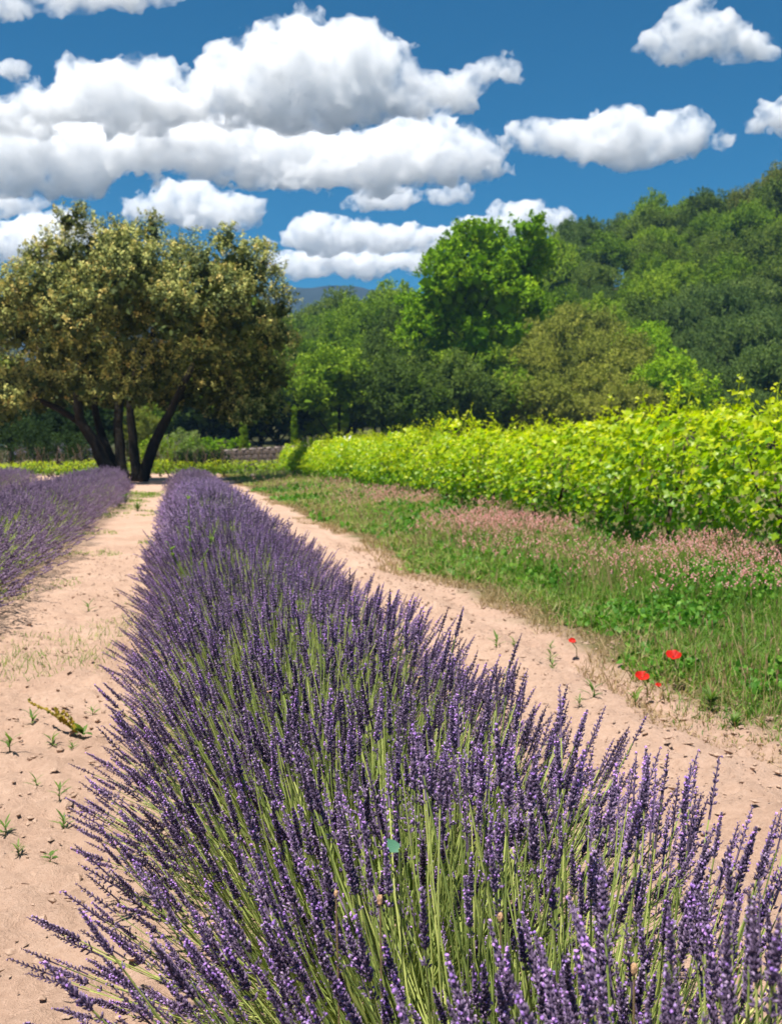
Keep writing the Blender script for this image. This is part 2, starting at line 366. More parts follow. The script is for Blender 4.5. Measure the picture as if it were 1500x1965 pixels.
# ------------------------------------------------------------------ clouds: billowing bodies standing kilometres off, well beyond the hills
def surface_nets(D, o, h):
    """quads round the zero level of the grid D"""
    S = D < 0
    nx, ny, nz = D.shape
    c = [(i, j, k) for i in (0, 1) for j in (0, 1) for k in (0, 1)]
    cnt = sum(S[i:nx - 1 + i, j:ny - 1 + j, k:nz - 1 + k].astype(np.int8) for i, j, k in c)
    act = (cnt > 0) & (cnt < 8)
    ids = np.full(act.shape, -1, np.int64); A = np.argwhere(act); ids[act] = np.arange(len(A))
    val = np.stack([D[A[:, 0] + i, A[:, 1] + j, A[:, 2] + k] for i, j, k in c], 1)
    P = np.zeros((len(A), 3)); W = np.zeros(len(A)); C = np.array(c, float)
    for a in range(8):
        for b in range(a + 1, 8):
            if np.abs(C[a] - C[b]).sum() == 1:
                cr = (val[:, a] < 0) != (val[:, b] < 0)
                t = val[:, a] / np.where(cr, val[:, a] - val[:, b], 1)
                q = C[a][None] + (C[b] - C[a])[None] * t[:, None]
                P[cr] += q[cr]; W[cr] += 1
    V = (A + P / W[:, None]) * h + o
    quads = []
    for ax in range(3):
        s0 = [slice(None)] * 3; s1 = [slice(None)] * 3
        s0[ax] = slice(0, -1); s1[ax] = slice(1, None)
        x = S[tuple(s0)] != S[tuple(s1)]
        e = np.argwhere(x); b, d = [k for k in range(3) if k != ax]
        ok = (e[:, b] > 0) & (e[:, d] > 0) & (e[:, b] < D.shape[b] - 1) & (e[:, d] < D.shape[d] - 1)
        e = e[ok]
        def cell(db, dd):
            g = e.copy(); g[:, b] -= db; g[:, d] -= dd
            return ids[g[:, 0], g[:, 1], g[:, 2]]
        q = np.stack([cell(1, 1), cell(0, 1), cell(0, 0), cell(1, 0)], 1)
        inside = S[e[:, 0], e[:, 1], e[:, 2]]
        flip = inside if ax != 1 else ~inside
        q[flip] = q[flip][:, ::-1]
        quads.append(q)
    return V, np.concatenate(quads)
def cloud(lobes, dist, seed, label, base=None, h=4.0, amp=26.0, dep=0.85):
    """lobes: centres and radii (px, py, rx, ry) of the billows as seen from the field; dist: metres to where the cloud stands"""
    rng = np.random.RandomState(seed)
    puffs = []
    for x, y, rx, ry in lobes:                       # smaller billows round the upper rim, and shreds that tear off at the ends
        for k in range(6):
            a = rng.uniform(-0.35, math.pi + 0.35); q = rng.uniform(0.24, 0.5)
            puffs.append((x + math.cos(a) * rx * 0.76, y - math.sin(a) * ry * 0.72, rx * q * 0.75 + 3, ry * q * 0.95 + 2))
    xs = [l[0] + l[2] for l in lobes] ; x0 = min(l[0] - l[2] for l in lobes); x1 = max(xs)
    ends = [min(lobes, key=lambda l: l[0] - l[2]), max(lobes, key=lambda l: l[0] + l[2])]
    for l, sg in ((ends[0], -1), (ends[1], 1)):
        for k in range(4):
            puffs.append((l[0] + sg * l[2] * rng.uniform(0.95, 1.35), l[1] + rng.uniform(-0.9, 0.7) * l[3], rng.uniform(5, 13), rng.uniform(3, 7)))
    lobes = list(lobes) + puffs
    L = np.array([(x, -y, rng.uniform(-0.3, 0.3) * rx, rx, ry, (0.55 * rx + 0.45 * ry) * dep) for x, y, rx, ry in lobes], float)
    lo = (L[:, [0, 1, 2]] - L[:, [3, 4, 5]]).min(0) - 24; hi = (L[:, [0, 1, 2]] + L[:, [3, 4, 5]]).max(0) + 24
    ax = [np.arange(lo[k], hi[k] + h, h) for k in range(3)]
    G = np.stack(np.meshgrid(*ax, indexing='ij'), -1); shp = G.shape[:3]; G = G.reshape(-1, 3).astype(np.float32)
    D = np.full(len(G), 1e3, np.float32)
    for l in L:
        near = np.all(np.abs(G - l[:3]) < l[3:] + 45, axis=1)
        p = G[near] - l[:3]; r = l[3:]
        k0 = np.linalg.norm(p / r, axis=1) + 1e-6; k1 = np.linalg.norm(p / r ** 2, axis=1) + 1e-9
        d = k0 * (k0 - 1) / k1; d0 = D[near]
        w = np.clip(0.5 + 0.5 * (d0 - d) / 10, 0, 1)
        D[near] = d0 * (1 - w) + d * w - 10 * w * (1 - w)
    near = np.abs(D) < amp * 1.5
    q = G[near] + seed * 137.0
    n = 0
    wob = np.stack([vnoise(q / 60 + 9.1), vnoise(q / 60 + 31.7), vnoise(q / 60 + 53.3)], -1) - 0.5
    q = q + wob * 40
    for wl_, a in ((85, 1.0), (42, 0.8), (21, 0.62), (10.5, 0.42), (6, 0.25)):
        v = vnoise(q / wl_)
        n = n + a * (np.abs(v - 0.5) * 2 - 0.36)
    dd = D[near] + n * amp * 1.15 + (fbm(q / 34 + 71, 4) - 0.47) * amp * 1.1
    if base is not None:
        fl = (-base - G[near][:, 1]) + (vnoise(q / 70) - 0.5) * 46 + (vnoise(q / 24) - 0.5) * 26 + (vnoise(q / 9) - 0.5) * 10
        dd = np.maximum(dd, fl * 0.7)
    D[near] = dd
    if base is not None:
        deep = ~near & (D < 0) & (G[:, 1] < -base - 14); D[deep] = 8
    D = D.reshape(shp); D[0] = D[-1] = 9; D[:, 0] = D[:, -1] = 9; D[:, :, 0] = D[:, :, -1] = 9
    V, Q = surface_nets(D, np.array([a[0] for a in ax]), h)
    W = at_np(V[:, 0], -V[:, 1], dist); W[:, 1] += V[:, 2] * dist / F
    return link('cloud', mesh_np('cloud', W, [Q], [M_cloud], smooth=True), label=label, category='cloud', group='white cumulus clouds')
M_cloud, nt, out = new_mat('cloud vapour')
v = N(nt, 'ShaderNodeVolumeScatter', Color=(0.992, 0.992, 0.995, 1), Anisotropy=0.15)
gp = N(nt, 'ShaderNodeNewGeometry'); nz = N(nt, 'ShaderNodeTexNoise', Scale=0.011, Detail=4, Roughness=0.62); nt.links.new(gp.outputs['Position'], nz.inputs['Vector'])
mr = N(nt, 'ShaderNodeMapRange'); mr.inputs['From Min'].default_value = 0.40; mr.inputs['From Max'].default_value = 0.62; mr.inputs['To Min'].default_value = 0.0006; mr.inputs['To Max'].default_value = 0.032
nt.links.new(nz.outputs['Fac'], mr.inputs['Value']); nt.links.new(mr.outputs[0], v.inputs['Density'])
M_cloud.cycles.volume_step_rate = 0.12
nt.links.new(v.outputs[0], out.inputs['Volume'])
tr = N(nt, 'ShaderNodeBsdfTransparent'); df = N(nt, 'ShaderNodeBsdfDiffuse', Color=(0.9, 0.9, 0.92, 1))
mx = N(nt, 'ShaderNodeMixShader', Fac=0.02)
nt.links.new(tr.outputs[0], mx.inputs[1]); nt.links.new(df.outputs[0], mx.inputs[2]); nt.links.new(mx.outputs[0], out.inputs['Surface'])
cloud([(150,168,70,42),(225,175,95,50),(100,215,80,40),(320,175,70,48),(290,215,120,40),(440,150,70,50),(560,130,100,80),(600,100,70,55),(650,130,105,70),(720,150,80,60),(560,200,150,45),(700,205,110,35),(790,185,75,38),(860,180,50,34),(905,158,42,28),(945,142,28,20),(0,240,100,38)],
      4700, 3, 'largest white cumulus with a tall rounded dome and a tail to its right', base=246, h=4.8)
cloud([(-20,295,110,66),(70,278,100,60),(170,285,110,62),(280,280,110,60),(390,280,110,62),(490,290,100,55),(590,280,90,50),(660,300,90,45),(760,280,70,42),(830,285,70,48),(880,310,60,42),(720,325,110,38),(600,340,90,25),(120,340,90,28),(40,350,60,22),(440,345,40,20)],
      5600, 8, 'long band of white cumulus under the domed cloud', base=372, h=4.8)
cloud([(330,395,42,32),(370,388,45,30),(430,408,50,30),(400,420,60,22),(460,405,25,18),(310,405,40,18)], 7000, 11, 'small white cumulus above the top of the holm oak', base=443, h=3.4, amp=18)
cloud([(700,385,34,18),(740,385,40,22),(770,380,30,16)], 6600, 14, 'small flat white cloud just under the long cloud band', base=405, h=2.5, amp=11)
cloud([(845,372,30,16),(872,372,22,15)], 6600, 15, 'tiny white cloud puff under the right end of the cloud band', base=392, h=2.5, amp=10)
cloud([(575,452,42,28),(640,458,55,26),(610,440,35,24),(700,460,60,24),(770,466,60,22),(830,462,60,26),(900,445,60,26),(960,430,50,26),(1015,425,45,24),(1050,435,25,18)], 8000, 21,
      'long white cloud reaching behind the bright green plane tree', base=486, h=3.4, amp=18)
cloud([(575,512,40,18),(640,505,60,22),(700,508,60,22),(770,508,60,20),(830,510,40,16)], 9000, 23, 'low white cloud strip resting over the far blue mountain', base=532, h=3.4, amp=15)
cloud([(1022,262,34,26),(1075,270,50,30),(1130,262,58,38),(1190,262,62,46),(1250,264,62,44),(1305,262,50,34),(1345,266,26,16),(1210,285,70,30),(1120,285,50,24)], 5300, 31, 'single long white cloud over the wooded hill', base=322, h=3.5, amp=18)
cloud([(1270,92,34,24),(1320,62,44,40),(1345,30,32,28),(1380,62,40,34),(1420,92,44,28),(1440,105,30,20),(1290,75,30,30), (1352, 84, 44, 24), (1310, 98, 34, 20)], 4200, 37, 'ragged white cloud high above the wooded hill', base=128, h=3.5, amp=17)
cloud([(1492,225,28,26),(1525,225,40,32),(1565,230,40,24)], 5000, 41, 'white cloud cut by the right edge of the picture', base=258, h=3.5, amp=18)
cloud([(20,8,60,16),(110,4,60,18),(200,0,60,14),(270,-6,40,12),(-60,0,60,20)], 3700, 43, 'thin white cloud along the upper left edge', base=28, h=3.5, amp=14)
cloud([(10,138,26,16),(-20,140,30,18)], 4300, 47, 'faint little cloud puff at the left edge beside the domed cloud', base=156, h=2.5, amp=11)
cloud([(5,395,40,26),(45,398,22,16),(-40,395,50,30)], 6300, 53, 'small white cloud at the left edge above the oak', base=420, h=3.4, amp=12)
cloud([(0,460,60,36),(60,455,60,34),(110,440,50,24),(150,450,40,24),(-70,460,60,40),(90,480,60,24)], 7400, 59, 'white cloud bank partly hidden behind the holm oak', base=505, h=3.5, amp=18)
# ------------------------------------------------------------------ vines
def vine_leaf(seed):
    rng = np.random.RandomState(seed)
    a = np.radians([-90, -40, -15, 12, 38, 62, 90, 118, 142, 168, 195, 220]); r = np.array([0.12, 0.62, 0.50, 0.78, 0.58, 0.66, 1.0, 0.66, 0.58, 0.78, 0.50, 0.62])
    r = r * rng.uniform(0.92, 1.08, 12) * 0.5
    V = np.stack([np.cos(a) * r, np.sin(a) * r + 0.2, np.abs(np.cos(a) * r) * 0.30 + rng.normal(size=12) * 0.025], -1)
    V = np.concatenate([V, [[0, 0.2, -0.03]]])
    Fc = np.array([[i, (i + 1) % 12, 12] for i in range(12)])
    return V, Fc
VL = [vine_leaf(k) for k in range(4)]
VINE_LEAF = []
for k in range(6):
    mb = MB(); mb.add(VL[k % 4][0], VL[k % 4][1], [0.15, 0.35, 0.5, 0.62, 0.75, 0.95][k]); VINE_LEAF.append(mb.mesh('leaf', [M_vine], smooth=True))
def leaf_places(rng, n, top=1.78, hx=0.46, hy=0.68, z0=0.45):
    """leaves through the body of one vine trained along the row, denser at its skin"""
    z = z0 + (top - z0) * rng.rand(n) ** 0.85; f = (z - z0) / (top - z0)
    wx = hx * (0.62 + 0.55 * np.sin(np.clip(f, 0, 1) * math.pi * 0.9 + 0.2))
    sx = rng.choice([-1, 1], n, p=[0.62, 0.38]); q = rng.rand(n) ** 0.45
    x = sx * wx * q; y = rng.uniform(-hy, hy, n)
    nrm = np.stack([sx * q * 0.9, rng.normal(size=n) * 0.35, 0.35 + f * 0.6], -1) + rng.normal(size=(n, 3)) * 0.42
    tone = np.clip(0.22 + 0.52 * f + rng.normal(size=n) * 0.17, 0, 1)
    return np.stack([x, y, z], -1), nrm, tone
def leaf_frames(rng, nrm):
    """blades hang with their tips downward from the stalk"""
    z = nrm / np.linalg.norm(nrm, axis=1)[:, None]
    t = np.array([0, 0, -1.0]) + rng.normal(size=z.shape) * 0.55
    y = t - z * (t * z).sum(1)[:, None]; y /= np.linalg.norm(y, axis=1)[:, None]
    return np.stack([np.cross(y, z), y, z], -1)
def vine_wood(rng, hgt=0.62):
    mb = MB(); t = np.linspace(0, 1, 7)
    w = np.cumsum(rng.normal(size=(7, 2)) * 0.022, 0)
    tube(mb, np.stack([w[:, 0], w[:, 1], t * hgt - 0.03], -1), np.linspace(0.042, 0.028, 7) * rng.uniform(0.85, 1.2, 7), 8)
    for sg in (-1, 1):
        for q in range(3):
            y1 = sg * rng.uniform(0.2, 0.6); x1 = rng.uniform(-0.25, 0.25)
            tube(mb, [(w[-1, 0], w[-1, 1], hgt - 0.06), (x1 * 0.5, y1 * 0.6, hgt + 0.25), (x1, y1, hgt + 0.9)], [0.014, 0.009, 0.005], 5)
    return mb.mesh('trunk', [M_vinewood], smooth=True)
def vine_foliage(seed, n, leaf=0.125, shoots=7, top=1.78, z0=0.45, hx=0.46, hy=0.68, reach=0.55):
    rng = np.random.RandomState(seed); mb = MB(); sh = MB()
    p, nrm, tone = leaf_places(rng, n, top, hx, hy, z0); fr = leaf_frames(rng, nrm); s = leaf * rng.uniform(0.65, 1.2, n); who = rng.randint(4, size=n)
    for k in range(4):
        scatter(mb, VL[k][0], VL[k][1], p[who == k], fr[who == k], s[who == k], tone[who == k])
    for q in range(shoots):                                   # young shoots that stand out over the top and the sides
        y0 = rng.uniform(-hy, hy); L = rng.uniform(0.25, 1.0) * reach * (1.35 if rng.rand() < 0.2 else 1.0); side = rng.rand() < 0.3
        b = np.array([rng.uniform(-0.2, 0.2), y0, top - 0.1]) if not side else np.array([-hx * 0.9, y0, z0 + (top - z0) * rng.uniform(0.3, 0.7)])
        d = np.array([rng.normal() * 0.28, rng.normal() * 0.35, 1.0]) if not side else np.array([-0.8, rng.normal() * 0.4, 0.25])
        t = np.linspace(0, 1, 6); bend = rng.normal(size=2) * 0.22
        pts = b + d * (t * L)[:, None] + np.stack([bend[0] * t ** 2 * L, bend[1] * t ** 2 * L, -0.25 * t ** 2.5 * L], -1)
        tube(sh, pts, np.linspace(0.005, 0.002, 6), 4, 0.75)
        k = max(4, int(L / 0.055)); u = rng.uniform(0.05, 1.0, k)
        pp = np.stack([np.interp(u, t, pts[:, i]) for i in range(3)], -1) + rng.normal(size=(k, 3)) * 0.03
        scatter(mb, VL[q % 4][0], VL[q % 4][1], pp, leaf_frames(rng, rng.normal(size=(k, 3)) + [0, 0, 0.5]), leaf * (1.0 - 0.62 * u) * rng.uniform(0.7, 1.1, k), np.clip(0.72 + 0.25 * u + rng.normal(size=k) * 0.08, 0, 1))
    return mb.mesh('foliage', [M_vine], smooth=True), (sh.mesh('shoots', [M_vine]) if shoots else None)
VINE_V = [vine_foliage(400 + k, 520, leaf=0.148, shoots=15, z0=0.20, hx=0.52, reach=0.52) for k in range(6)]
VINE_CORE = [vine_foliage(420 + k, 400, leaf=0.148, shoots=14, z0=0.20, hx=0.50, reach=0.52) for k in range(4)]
VINE_W = [vine_wood(np.random.RandomState(440 + k)) for k in range(4)]
def vine(x, y, rng, label, group, singles=0, sc=None):
    t = thing('grapevine', label, 'grapevine', (x, y, 0), 0.0, group)
    if sc is not None: t.scale = sc
    V = (VINE_CORE if singles else VINE_V); v = V[rng.randint(len(V))]
    link('trunk', VINE_W[rng.randint(4)], t); link('foliage', v[0], t, kind='stuff'); link('shoots', v[1], t, kind='stuff')
    if singles:
        p, nrm, tone = leaf_places(rng, singles * 3)
        k = np.where((p[:, 0] < -0.12) | (p[:, 2] > 1.5))[0][:singles]; fr = leaf_frames(rng, nrm)
        for i in k:
            o = bpy.data.objects.new('leaf', VINE_LEAF[int(np.clip(tone[i] * 6, 0, 5))]); COL.objects.link(o); o.parent = t
            q = 0.155 * rng.uniform(0.7, 1.2)
            o.matrix_local = Matrix.Translation(p[i] + np.array([-0.03, 0, 0.01])) @ Matrix(fr[i].tolist()).to_4x4() @ Matrix.Scale(q, 4)
    return t
rng = np.random.RandomState(17)
y = 8.0; k = 0
while y < 52.5:
    s = rng.uniform(0.72, 1.0) * (1.0 if y < 24 else 0.94)
    lab = ['grapevine with large yellow-green leaves cut by the right edge of the picture', 'grapevine with tall shoots near the right edge of the picture'][k] if k < 2 else (
        ('leafy yellow-green grapevine of the front row, %s' % ('near the right edge' if y < 17 else 'behind the thickest pink flowers' if y < 26 else 'halfway along the row' if y < 38 else 'towards the far stone wall')) if y < 51.4 else 'last grapevine of the front row beside the stone wall')
    vine(5.45 + rng.normal() * 0.05, y, rng, lab, 'grapevines of the front row' if 1 < k and y < 51.4 else None, singles=130 if 0 < k < 11 else 0, sc=(rng.uniform(0.9, 1.1), 1.0, s))
    y += 1.12; k += 1
y = 14
while y < 52:
    vine(7.9 + rng.normal() * 0.05, y, rng, 'grapevine of the second row half hidden behind the front row', 'grapevines of the second row', sc=(1, 1.1, rng.uniform(0.85, 0.98))); y += 1.4
YV = [vine_foliage(460 + k, 170, leaf=0.10, shoots=5, top=0.62, z0=0.12, hx=0.34, hy=0.36, reach=0.24) for k in range(4)]
YW = vine_wood(np.random.RandomState(470), 0.25)
for row, (yy, x0, x1) in enumerate(((51.2, -10.4, 6.2), (53.0, -10.8, 6.8))):
    x = x0
    while x < x1:
        t = thing('young_grapevine', 'low young grapevine in the bright strip behind the lavender rows' , 'grapevine', (x, yy + rng.normal() * 0.1, 0), math.pi / 2 + rng.normal() * 0.2, 'young grapevines in the strip by the oak')
        s = rng.uniform(0.95, 1.35); t.scale = (1.05, 1.25, s)
        v = YV[rng.randint(4)]; link('trunk', YW, t); link('foliage', v[0], t, kind='stuff'); link('shoots', v[1], t, kind='stuff')
        x += 0.85

# ------------------------------------------------------------------ trees
LEAF_V = np.array([(-.5, 0, 0), (0, -.5, .06), (.5, 0, 0), (0, .5, .06)], float); LEAF_F = np.array([[0, 1, 2, 3]])
def crown_mesh(rng, lobes, tufts, per, leaf, tuft_r, mat, lift=0.35, tone_sd=0.18, low=-0.45, elong=1.9, tip=0.0, sub=0, ratio=0.4, core=0):
    """leaf tufts spread over the skins of many lobes; leaves are small separate blades"""
    C = np.array([l[:3] for l in lobes], float); RR = np.array([l[3:] for l in lobes], float)
    C0, RR0 = C, RR
    if sub:                                                  # each lobe breaks up into smaller billows
        k = np.repeat(np.arange(len(C)), sub); v = rng.normal(size=(len(k), 3)); v /= np.linalg.norm(v, axis=1)[:, None]; f_ = v[:, 2] < low; v[f_, 2] *= -1
        C = C0[k] + v * RR0[k] * rng.uniform(0.62, 0.95, len(k))[:, None]; RR = RR0[k] * (ratio * rng.uniform(0.7, 1.3, len(k)))[:, None]
        lobes = list(range(len(C)))
    area = (RR[:, 0] * RR[:, 2]) ; w = area / area.sum(); who = rng.choice(len(lobes), tufts, p=w)
    d = rng.normal(size=(tufts, 3)); d /= np.linalg.norm(d, axis=1)[:, None]
    fl = d[:, 2] < low; d[fl, 2] *= -1
    P = C[who] + d * RR[who] * rng.uniform(0.72, 1.06, tufts)[:, None]
    dep = np.full(tufts, 9.0)
    for k in range(len(lobes)):
        q = np.linalg.norm((P - C[k]) / RR[k], axis=1); q[who == k] = 9; dep = np.minimum(dep, q)
    keep = (dep > 0.8) | (rng.rand(tufts) < 0.15); P, d = P[keep], d[keep]; n = len(P)
    tt = np.clip(rng.normal(0.5, tone_sd, n), 0.02, 0.98)
    ax = d * 0.8 + np.array([0, 0, lift]) + rng.normal(size=(n, 3)) * 0.2; ax /= np.linalg.norm(ax, axis=1)[:, None]
    N_ = n * per; base = np.repeat(P, per, 0); a = np.repeat(ax, per, 0); o = np.repeat(d, per, 0)
    u = rng.rand(N_)
    pos = base + rng.normal(size=(N_, 3)) * tuft_r * 0.55 * (1.25 - u)[:, None] + a * ((u - 0.35) * tuft_r * elong)[:, None]
    nrm = o * 0.55 + np.array([0, 0, 0.35]) + rng.normal(size=(N_, 3)) * 0.75
    s = leaf * rng.uniform(0.65, 1.3, N_)
    tone = np.clip(np.repeat(tt, per) + rng.normal(size=N_) * 0.09 + tip * (u - 0.5), 0, 1)
    mb = MB(); scatter(mb, LEAF_V, LEAF_F, pos, frames(nrm, rng), np.stack([s * 0.55, s, s], -1), tone)
    if core:                                                 # larger sprays added inside to block light, toned dark as painted inner shade
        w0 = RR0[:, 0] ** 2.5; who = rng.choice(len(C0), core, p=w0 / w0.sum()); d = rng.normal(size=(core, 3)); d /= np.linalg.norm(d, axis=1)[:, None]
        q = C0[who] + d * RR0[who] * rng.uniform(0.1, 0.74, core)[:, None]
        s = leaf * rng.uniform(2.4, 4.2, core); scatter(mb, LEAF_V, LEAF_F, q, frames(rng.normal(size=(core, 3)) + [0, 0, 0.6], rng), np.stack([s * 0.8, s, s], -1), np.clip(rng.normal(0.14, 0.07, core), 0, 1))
    return mb.mesh('crown', [mat])
def round_lobes(rng, R, H, n=12, zc=None, r=(0.34, 0.52)):
    zc = H * 0.58 if zc is None else zc; out = [(0, 0, zc, R * 0.72, R * 0.72, (H - zc) * 0.8)]
    for k in range(n):
        d = rng.normal(size=3); d[2] = abs(d[2]) * 1.1 - 0.35; d /= np.linalg.norm(d); q = rng.uniform(*r)
        out.append((d[0] * R * (1 - q * 0.8), d[1] * R * (1 - q * 0.8), zc + d[2] * (H - zc) * (1 - q * 0.7), R * q, R * q, R * q * rng.uniform(0.7, 0.95)))
    return out
def trunk_mesh(rng, H, r, mat, limbs=5, spread=1.5):
    mb = MB(); t = np.linspace(0, 1, 6); w = np.cumsum(rng.normal(size=(6, 2)) * 0.05 * H * 0.2, 0); w -= w[0]
    pts = np.stack([w[:, 0], w[:, 1], t * H * 0.72 - 0.3], -1); tube(mb, pts, np.linspace(r * 1.3, r * 0.45, 6), 8)
    for k in range(limbs):
        u = rng.uniform(0.35, 0.9); b = np.array([np.interp(u, t, pts[:, i]) for i in range(3)]); a = rng.uniform(0, 6.28)
        e = b + np.array([math.cos(a) * spread, math.sin(a) * spread, H * rng.uniform(0.12, 0.3)])
        tube(mb, [b, (b + e) / 2 + [0, 0, -0.05 * H * 0.3], e], [r * 0.5, r * 0.35, r * 0.15], 6)
    return mb.mesh('trunk', [mat], smooth=True)

# the holm oak
def px44(px, py, y=44.0): p = at(px, py, y); return np.array([p.x, p.y, p.z])
def build_oak():
    rng = np.random.RandomState(77); Y0 = 44.0
    base = px44(250, 918); base[2] = 0
    t = thing('holm_oak', 'large holm oak with tan-tipped crown and several dark leaning trunks', 'tree', tuple(base))
    mb = MB()
    def limb(pts, r0, r1, dy=0.0):
        P = np.array([px44(a, b, Y0 + dy * k / max(1, len(pts) - 1)) - base for k, (a, b) in enumerate(pts)])
        tt = np.linspace(0, 1, len(P)); u = np.linspace(0, 1, 14); Q = np.stack([np.interp(u, tt, P[:, i]) for i in range(3)], -1)
        Q[1:-1] = (Q[:-2] + 2 * Q[1:-1] + Q[2:]) / 4; Q += rng.normal(size=Q.shape) * 0.018
        m1 = MB(); tube(m1, Q, np.linspace(r0, r1, 14) * rng.uniform(0.93, 1.08, 14), 10); return m1
    parts = [([(222, 922), (205, 900), (182, 848), (154, 808), (149, 760), (160, 650)], 0.29, 0.13, -0.8), ([(228, 922), (212, 880), (193, 828), (177, 768), (182, 680)], 0.22, 0.10, 0.8),
             ([(238, 922), (232, 890), (228, 820), (228, 760), (242, 640)], 0.25, 0.13, 0.2), ([(262, 922), (260, 895), (255, 840), (248, 780), (272, 670)], 0.24, 0.12, -0.4),
             ([(272, 922), (282, 890), (297, 846), (321, 806), (337, 770), (382, 680)], 0.28, 0.12, -0.8)]
    for pts, a, b, dy in parts: link('trunk', limb(pts, a, b, dy).mesh('trunk', [M_bark], smooth=True), t)
    for pts, a, b, dy in (([(170, 830), (152, 808), (112, 785), (60, 758), (0, 730)], 0.17, 0.07, -1.0), ([(160, 660), (110, 600), (70, 560)], 0.15, 0.05, -1.5), ([(242, 645), (260, 560), (270, 500)], 0.15, 0.05, 1.0),
                          ([(382, 685), (430, 620), (480, 570)], 0.14, 0.05, 0.5), ([(337, 770), (400, 730), (470, 700)], 0.13, 0.05, 1.5), ([(272, 672), (330, 590), (370, 520)], 0.12, 0.05, -2.0)):
        link('limb', limb(pts, a, b, dy).mesh('limb', [M_bark], smooth=True), t)
    s = Y0 / F; lobes = []
    def L(px, py, rp, dy, ry=None, q=1.0):
        p = px44(px, py) - base; lobes.append((p[0], p[1] + dy, p[2], rp * s, (ry or rp * 0.95) * s, rp * s * q))
    for px, py, rp in ((130, 505, 78), (210, 490, 70), (300, 520, 80), (390, 535, 75), (455, 545, 70), (500, 610, 62), (60, 575, 70), (10, 610, 62), (-25, 660, 55), (150, 590, 80), (250, 580, 75), (350, 610, 80), (440, 640, 75), (90, 650, 70), (190, 680, 70), (490, 690, 60), (400, 720, 65), (300, 690, 60), (30, 720, 55), (115, 735, 45), (480, 765, 50), (525, 730, 40), (430, 785, 38), (350, 760, 34), (-40, 740, 55), (235, 735, 40), (520, 660, 40)):
        L(px, py, rp * 1.06, rng.uniform(-2.6, 2.6) if py < 680 else rng.uniform(-0.6, 2.6), q=0.85)
    for px, py, rp, dy in ((250, 560, 90, -3.6), (150, 620, 75, -3.8), (350, 620, 75, -3.8), (250, 650, 56, -4.4), (60, 650, 60, -2.8), (440, 650, 60, -3.0), (250, 560, 95, 3.6), (150, 600, 80, 3.8), (360, 600, 80, 3.8), (200, 700, 60, 3.8), (320, 700, 60, 3.6), (250, 700, 46, -2.4), (180, 695, 46, -2.4), (330, 705, 44, -2.4), (120, 695, 44, -2.0), (300, 745, 36, -1.7), (215, 745, 34, -1.7), (155, 748, 34, -1.7), (385, 700, 46, -2.2), (450, 700, 46, -1.6), (270, 760, 28, -2.2), (85, 745, 36, -1.2), (250, 600, 70, -4.9), (330, 640, 55, -4.9), (170, 640, 55, -4.9), (420, 600, 60, -4.2), (90, 600, 60, -4.2), (100, 735, 50, -0.6), (180, 725, 42, 0.4), (30, 770, 45, -1.5), (260, 735, 36, 0.6), (300, 740, 44, 2.5), (420, 745, 50, 0.4), (500, 740, 50, 0.2), (515, 790, 36, 0.5), (440, 800, 30, 1.0), (360, 745, 36, 0.0), (-30, 790, 45, 0.5), (60, 770, 34, 1.5), (110, 765, 36, 0.8), (170, 762, 34, 0.0), (215, 770, 30, 1.0), (265, 765, 32, -1.0), (310, 768, 30, 1.5), (385, 775, 34, 0.5), (470, 800, 34, -0.5), (20, 800, 34, -1.0), (140, 760, 40, 2.8), (230, 745, 46, 3.0)):
        L(px, py, rp, dy, q=0.85)
    for px, py, rp in ((140, 440, 26), (155, 425, 16), (230, 448, 24), (95, 465, 22), (290, 460, 26), (345, 470, 22), (430, 475, 26), (440, 462, 16), (480, 520, 22), (35, 520, 22), (535, 600, 26), (545, 640, 22), (60, 490, 22), (-5, 560, 26)):
        L(px, py, rp, rng.uniform(-1.5, 1.5))
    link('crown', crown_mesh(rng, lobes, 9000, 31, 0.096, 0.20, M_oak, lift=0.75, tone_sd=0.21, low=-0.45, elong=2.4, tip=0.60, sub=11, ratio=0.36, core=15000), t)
build_oak()

# the wood on the hill
PROTO = {}
def proto(kind, seed, R, H, leaf, tufts=420, per=26, zc=None, lobes=13, tr=0.5, lift=0.4, r=(0.34, 0.52)):
    rng = np.random.RandomState(seed)
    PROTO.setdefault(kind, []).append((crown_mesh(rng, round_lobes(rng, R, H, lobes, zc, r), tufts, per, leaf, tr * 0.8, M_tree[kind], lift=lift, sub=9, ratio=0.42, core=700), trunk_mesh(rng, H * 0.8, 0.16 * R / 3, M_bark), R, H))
proto('mid', 501, 3.6, 8.0, 0.23, 756); proto('mid', 502, 3.2, 8.5, 0.22, 702); proto('mid', 503, 3.8, 7.4, 0.23, 756)
proto('dark', 511, 3.4, 7.4, 0.20, 756); proto('dark', 512, 3.7, 8.2, 0.21, 756)
proto('olive', 521, 3.2, 6.6, 0.19, 756, tr=0.42); proto('olive', 522, 3.5, 7.2, 0.20, 702)
proto('grey', 531, 3.8, 7.4, 0.20, 864, tr=0.42)
proto('pine', 541, 3.0, 9.5, 0.20, 648, zc=6.4, tr=0.55, lift=0.8, r=(0.3, 0.46)); proto('pine', 542, 3.3, 10.0, 0.21, 648, zc=6.6, tr=0.55, lift=0.8)
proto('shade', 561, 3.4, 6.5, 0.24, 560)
proto('bright', 551, 3.4, 6.5, 0.23, 648)
LABELS = {'mid': 'leafy mid green tree', 'dark': 'dark green rounded tree', 'olive': 'olive tinted bushy tree', 'grey': 'grey green holm oak', 'pine': 'yellowish pine', 'bright': 'fresh light green tree', 'shade': 'tree with shade painted into its dark leaves'}
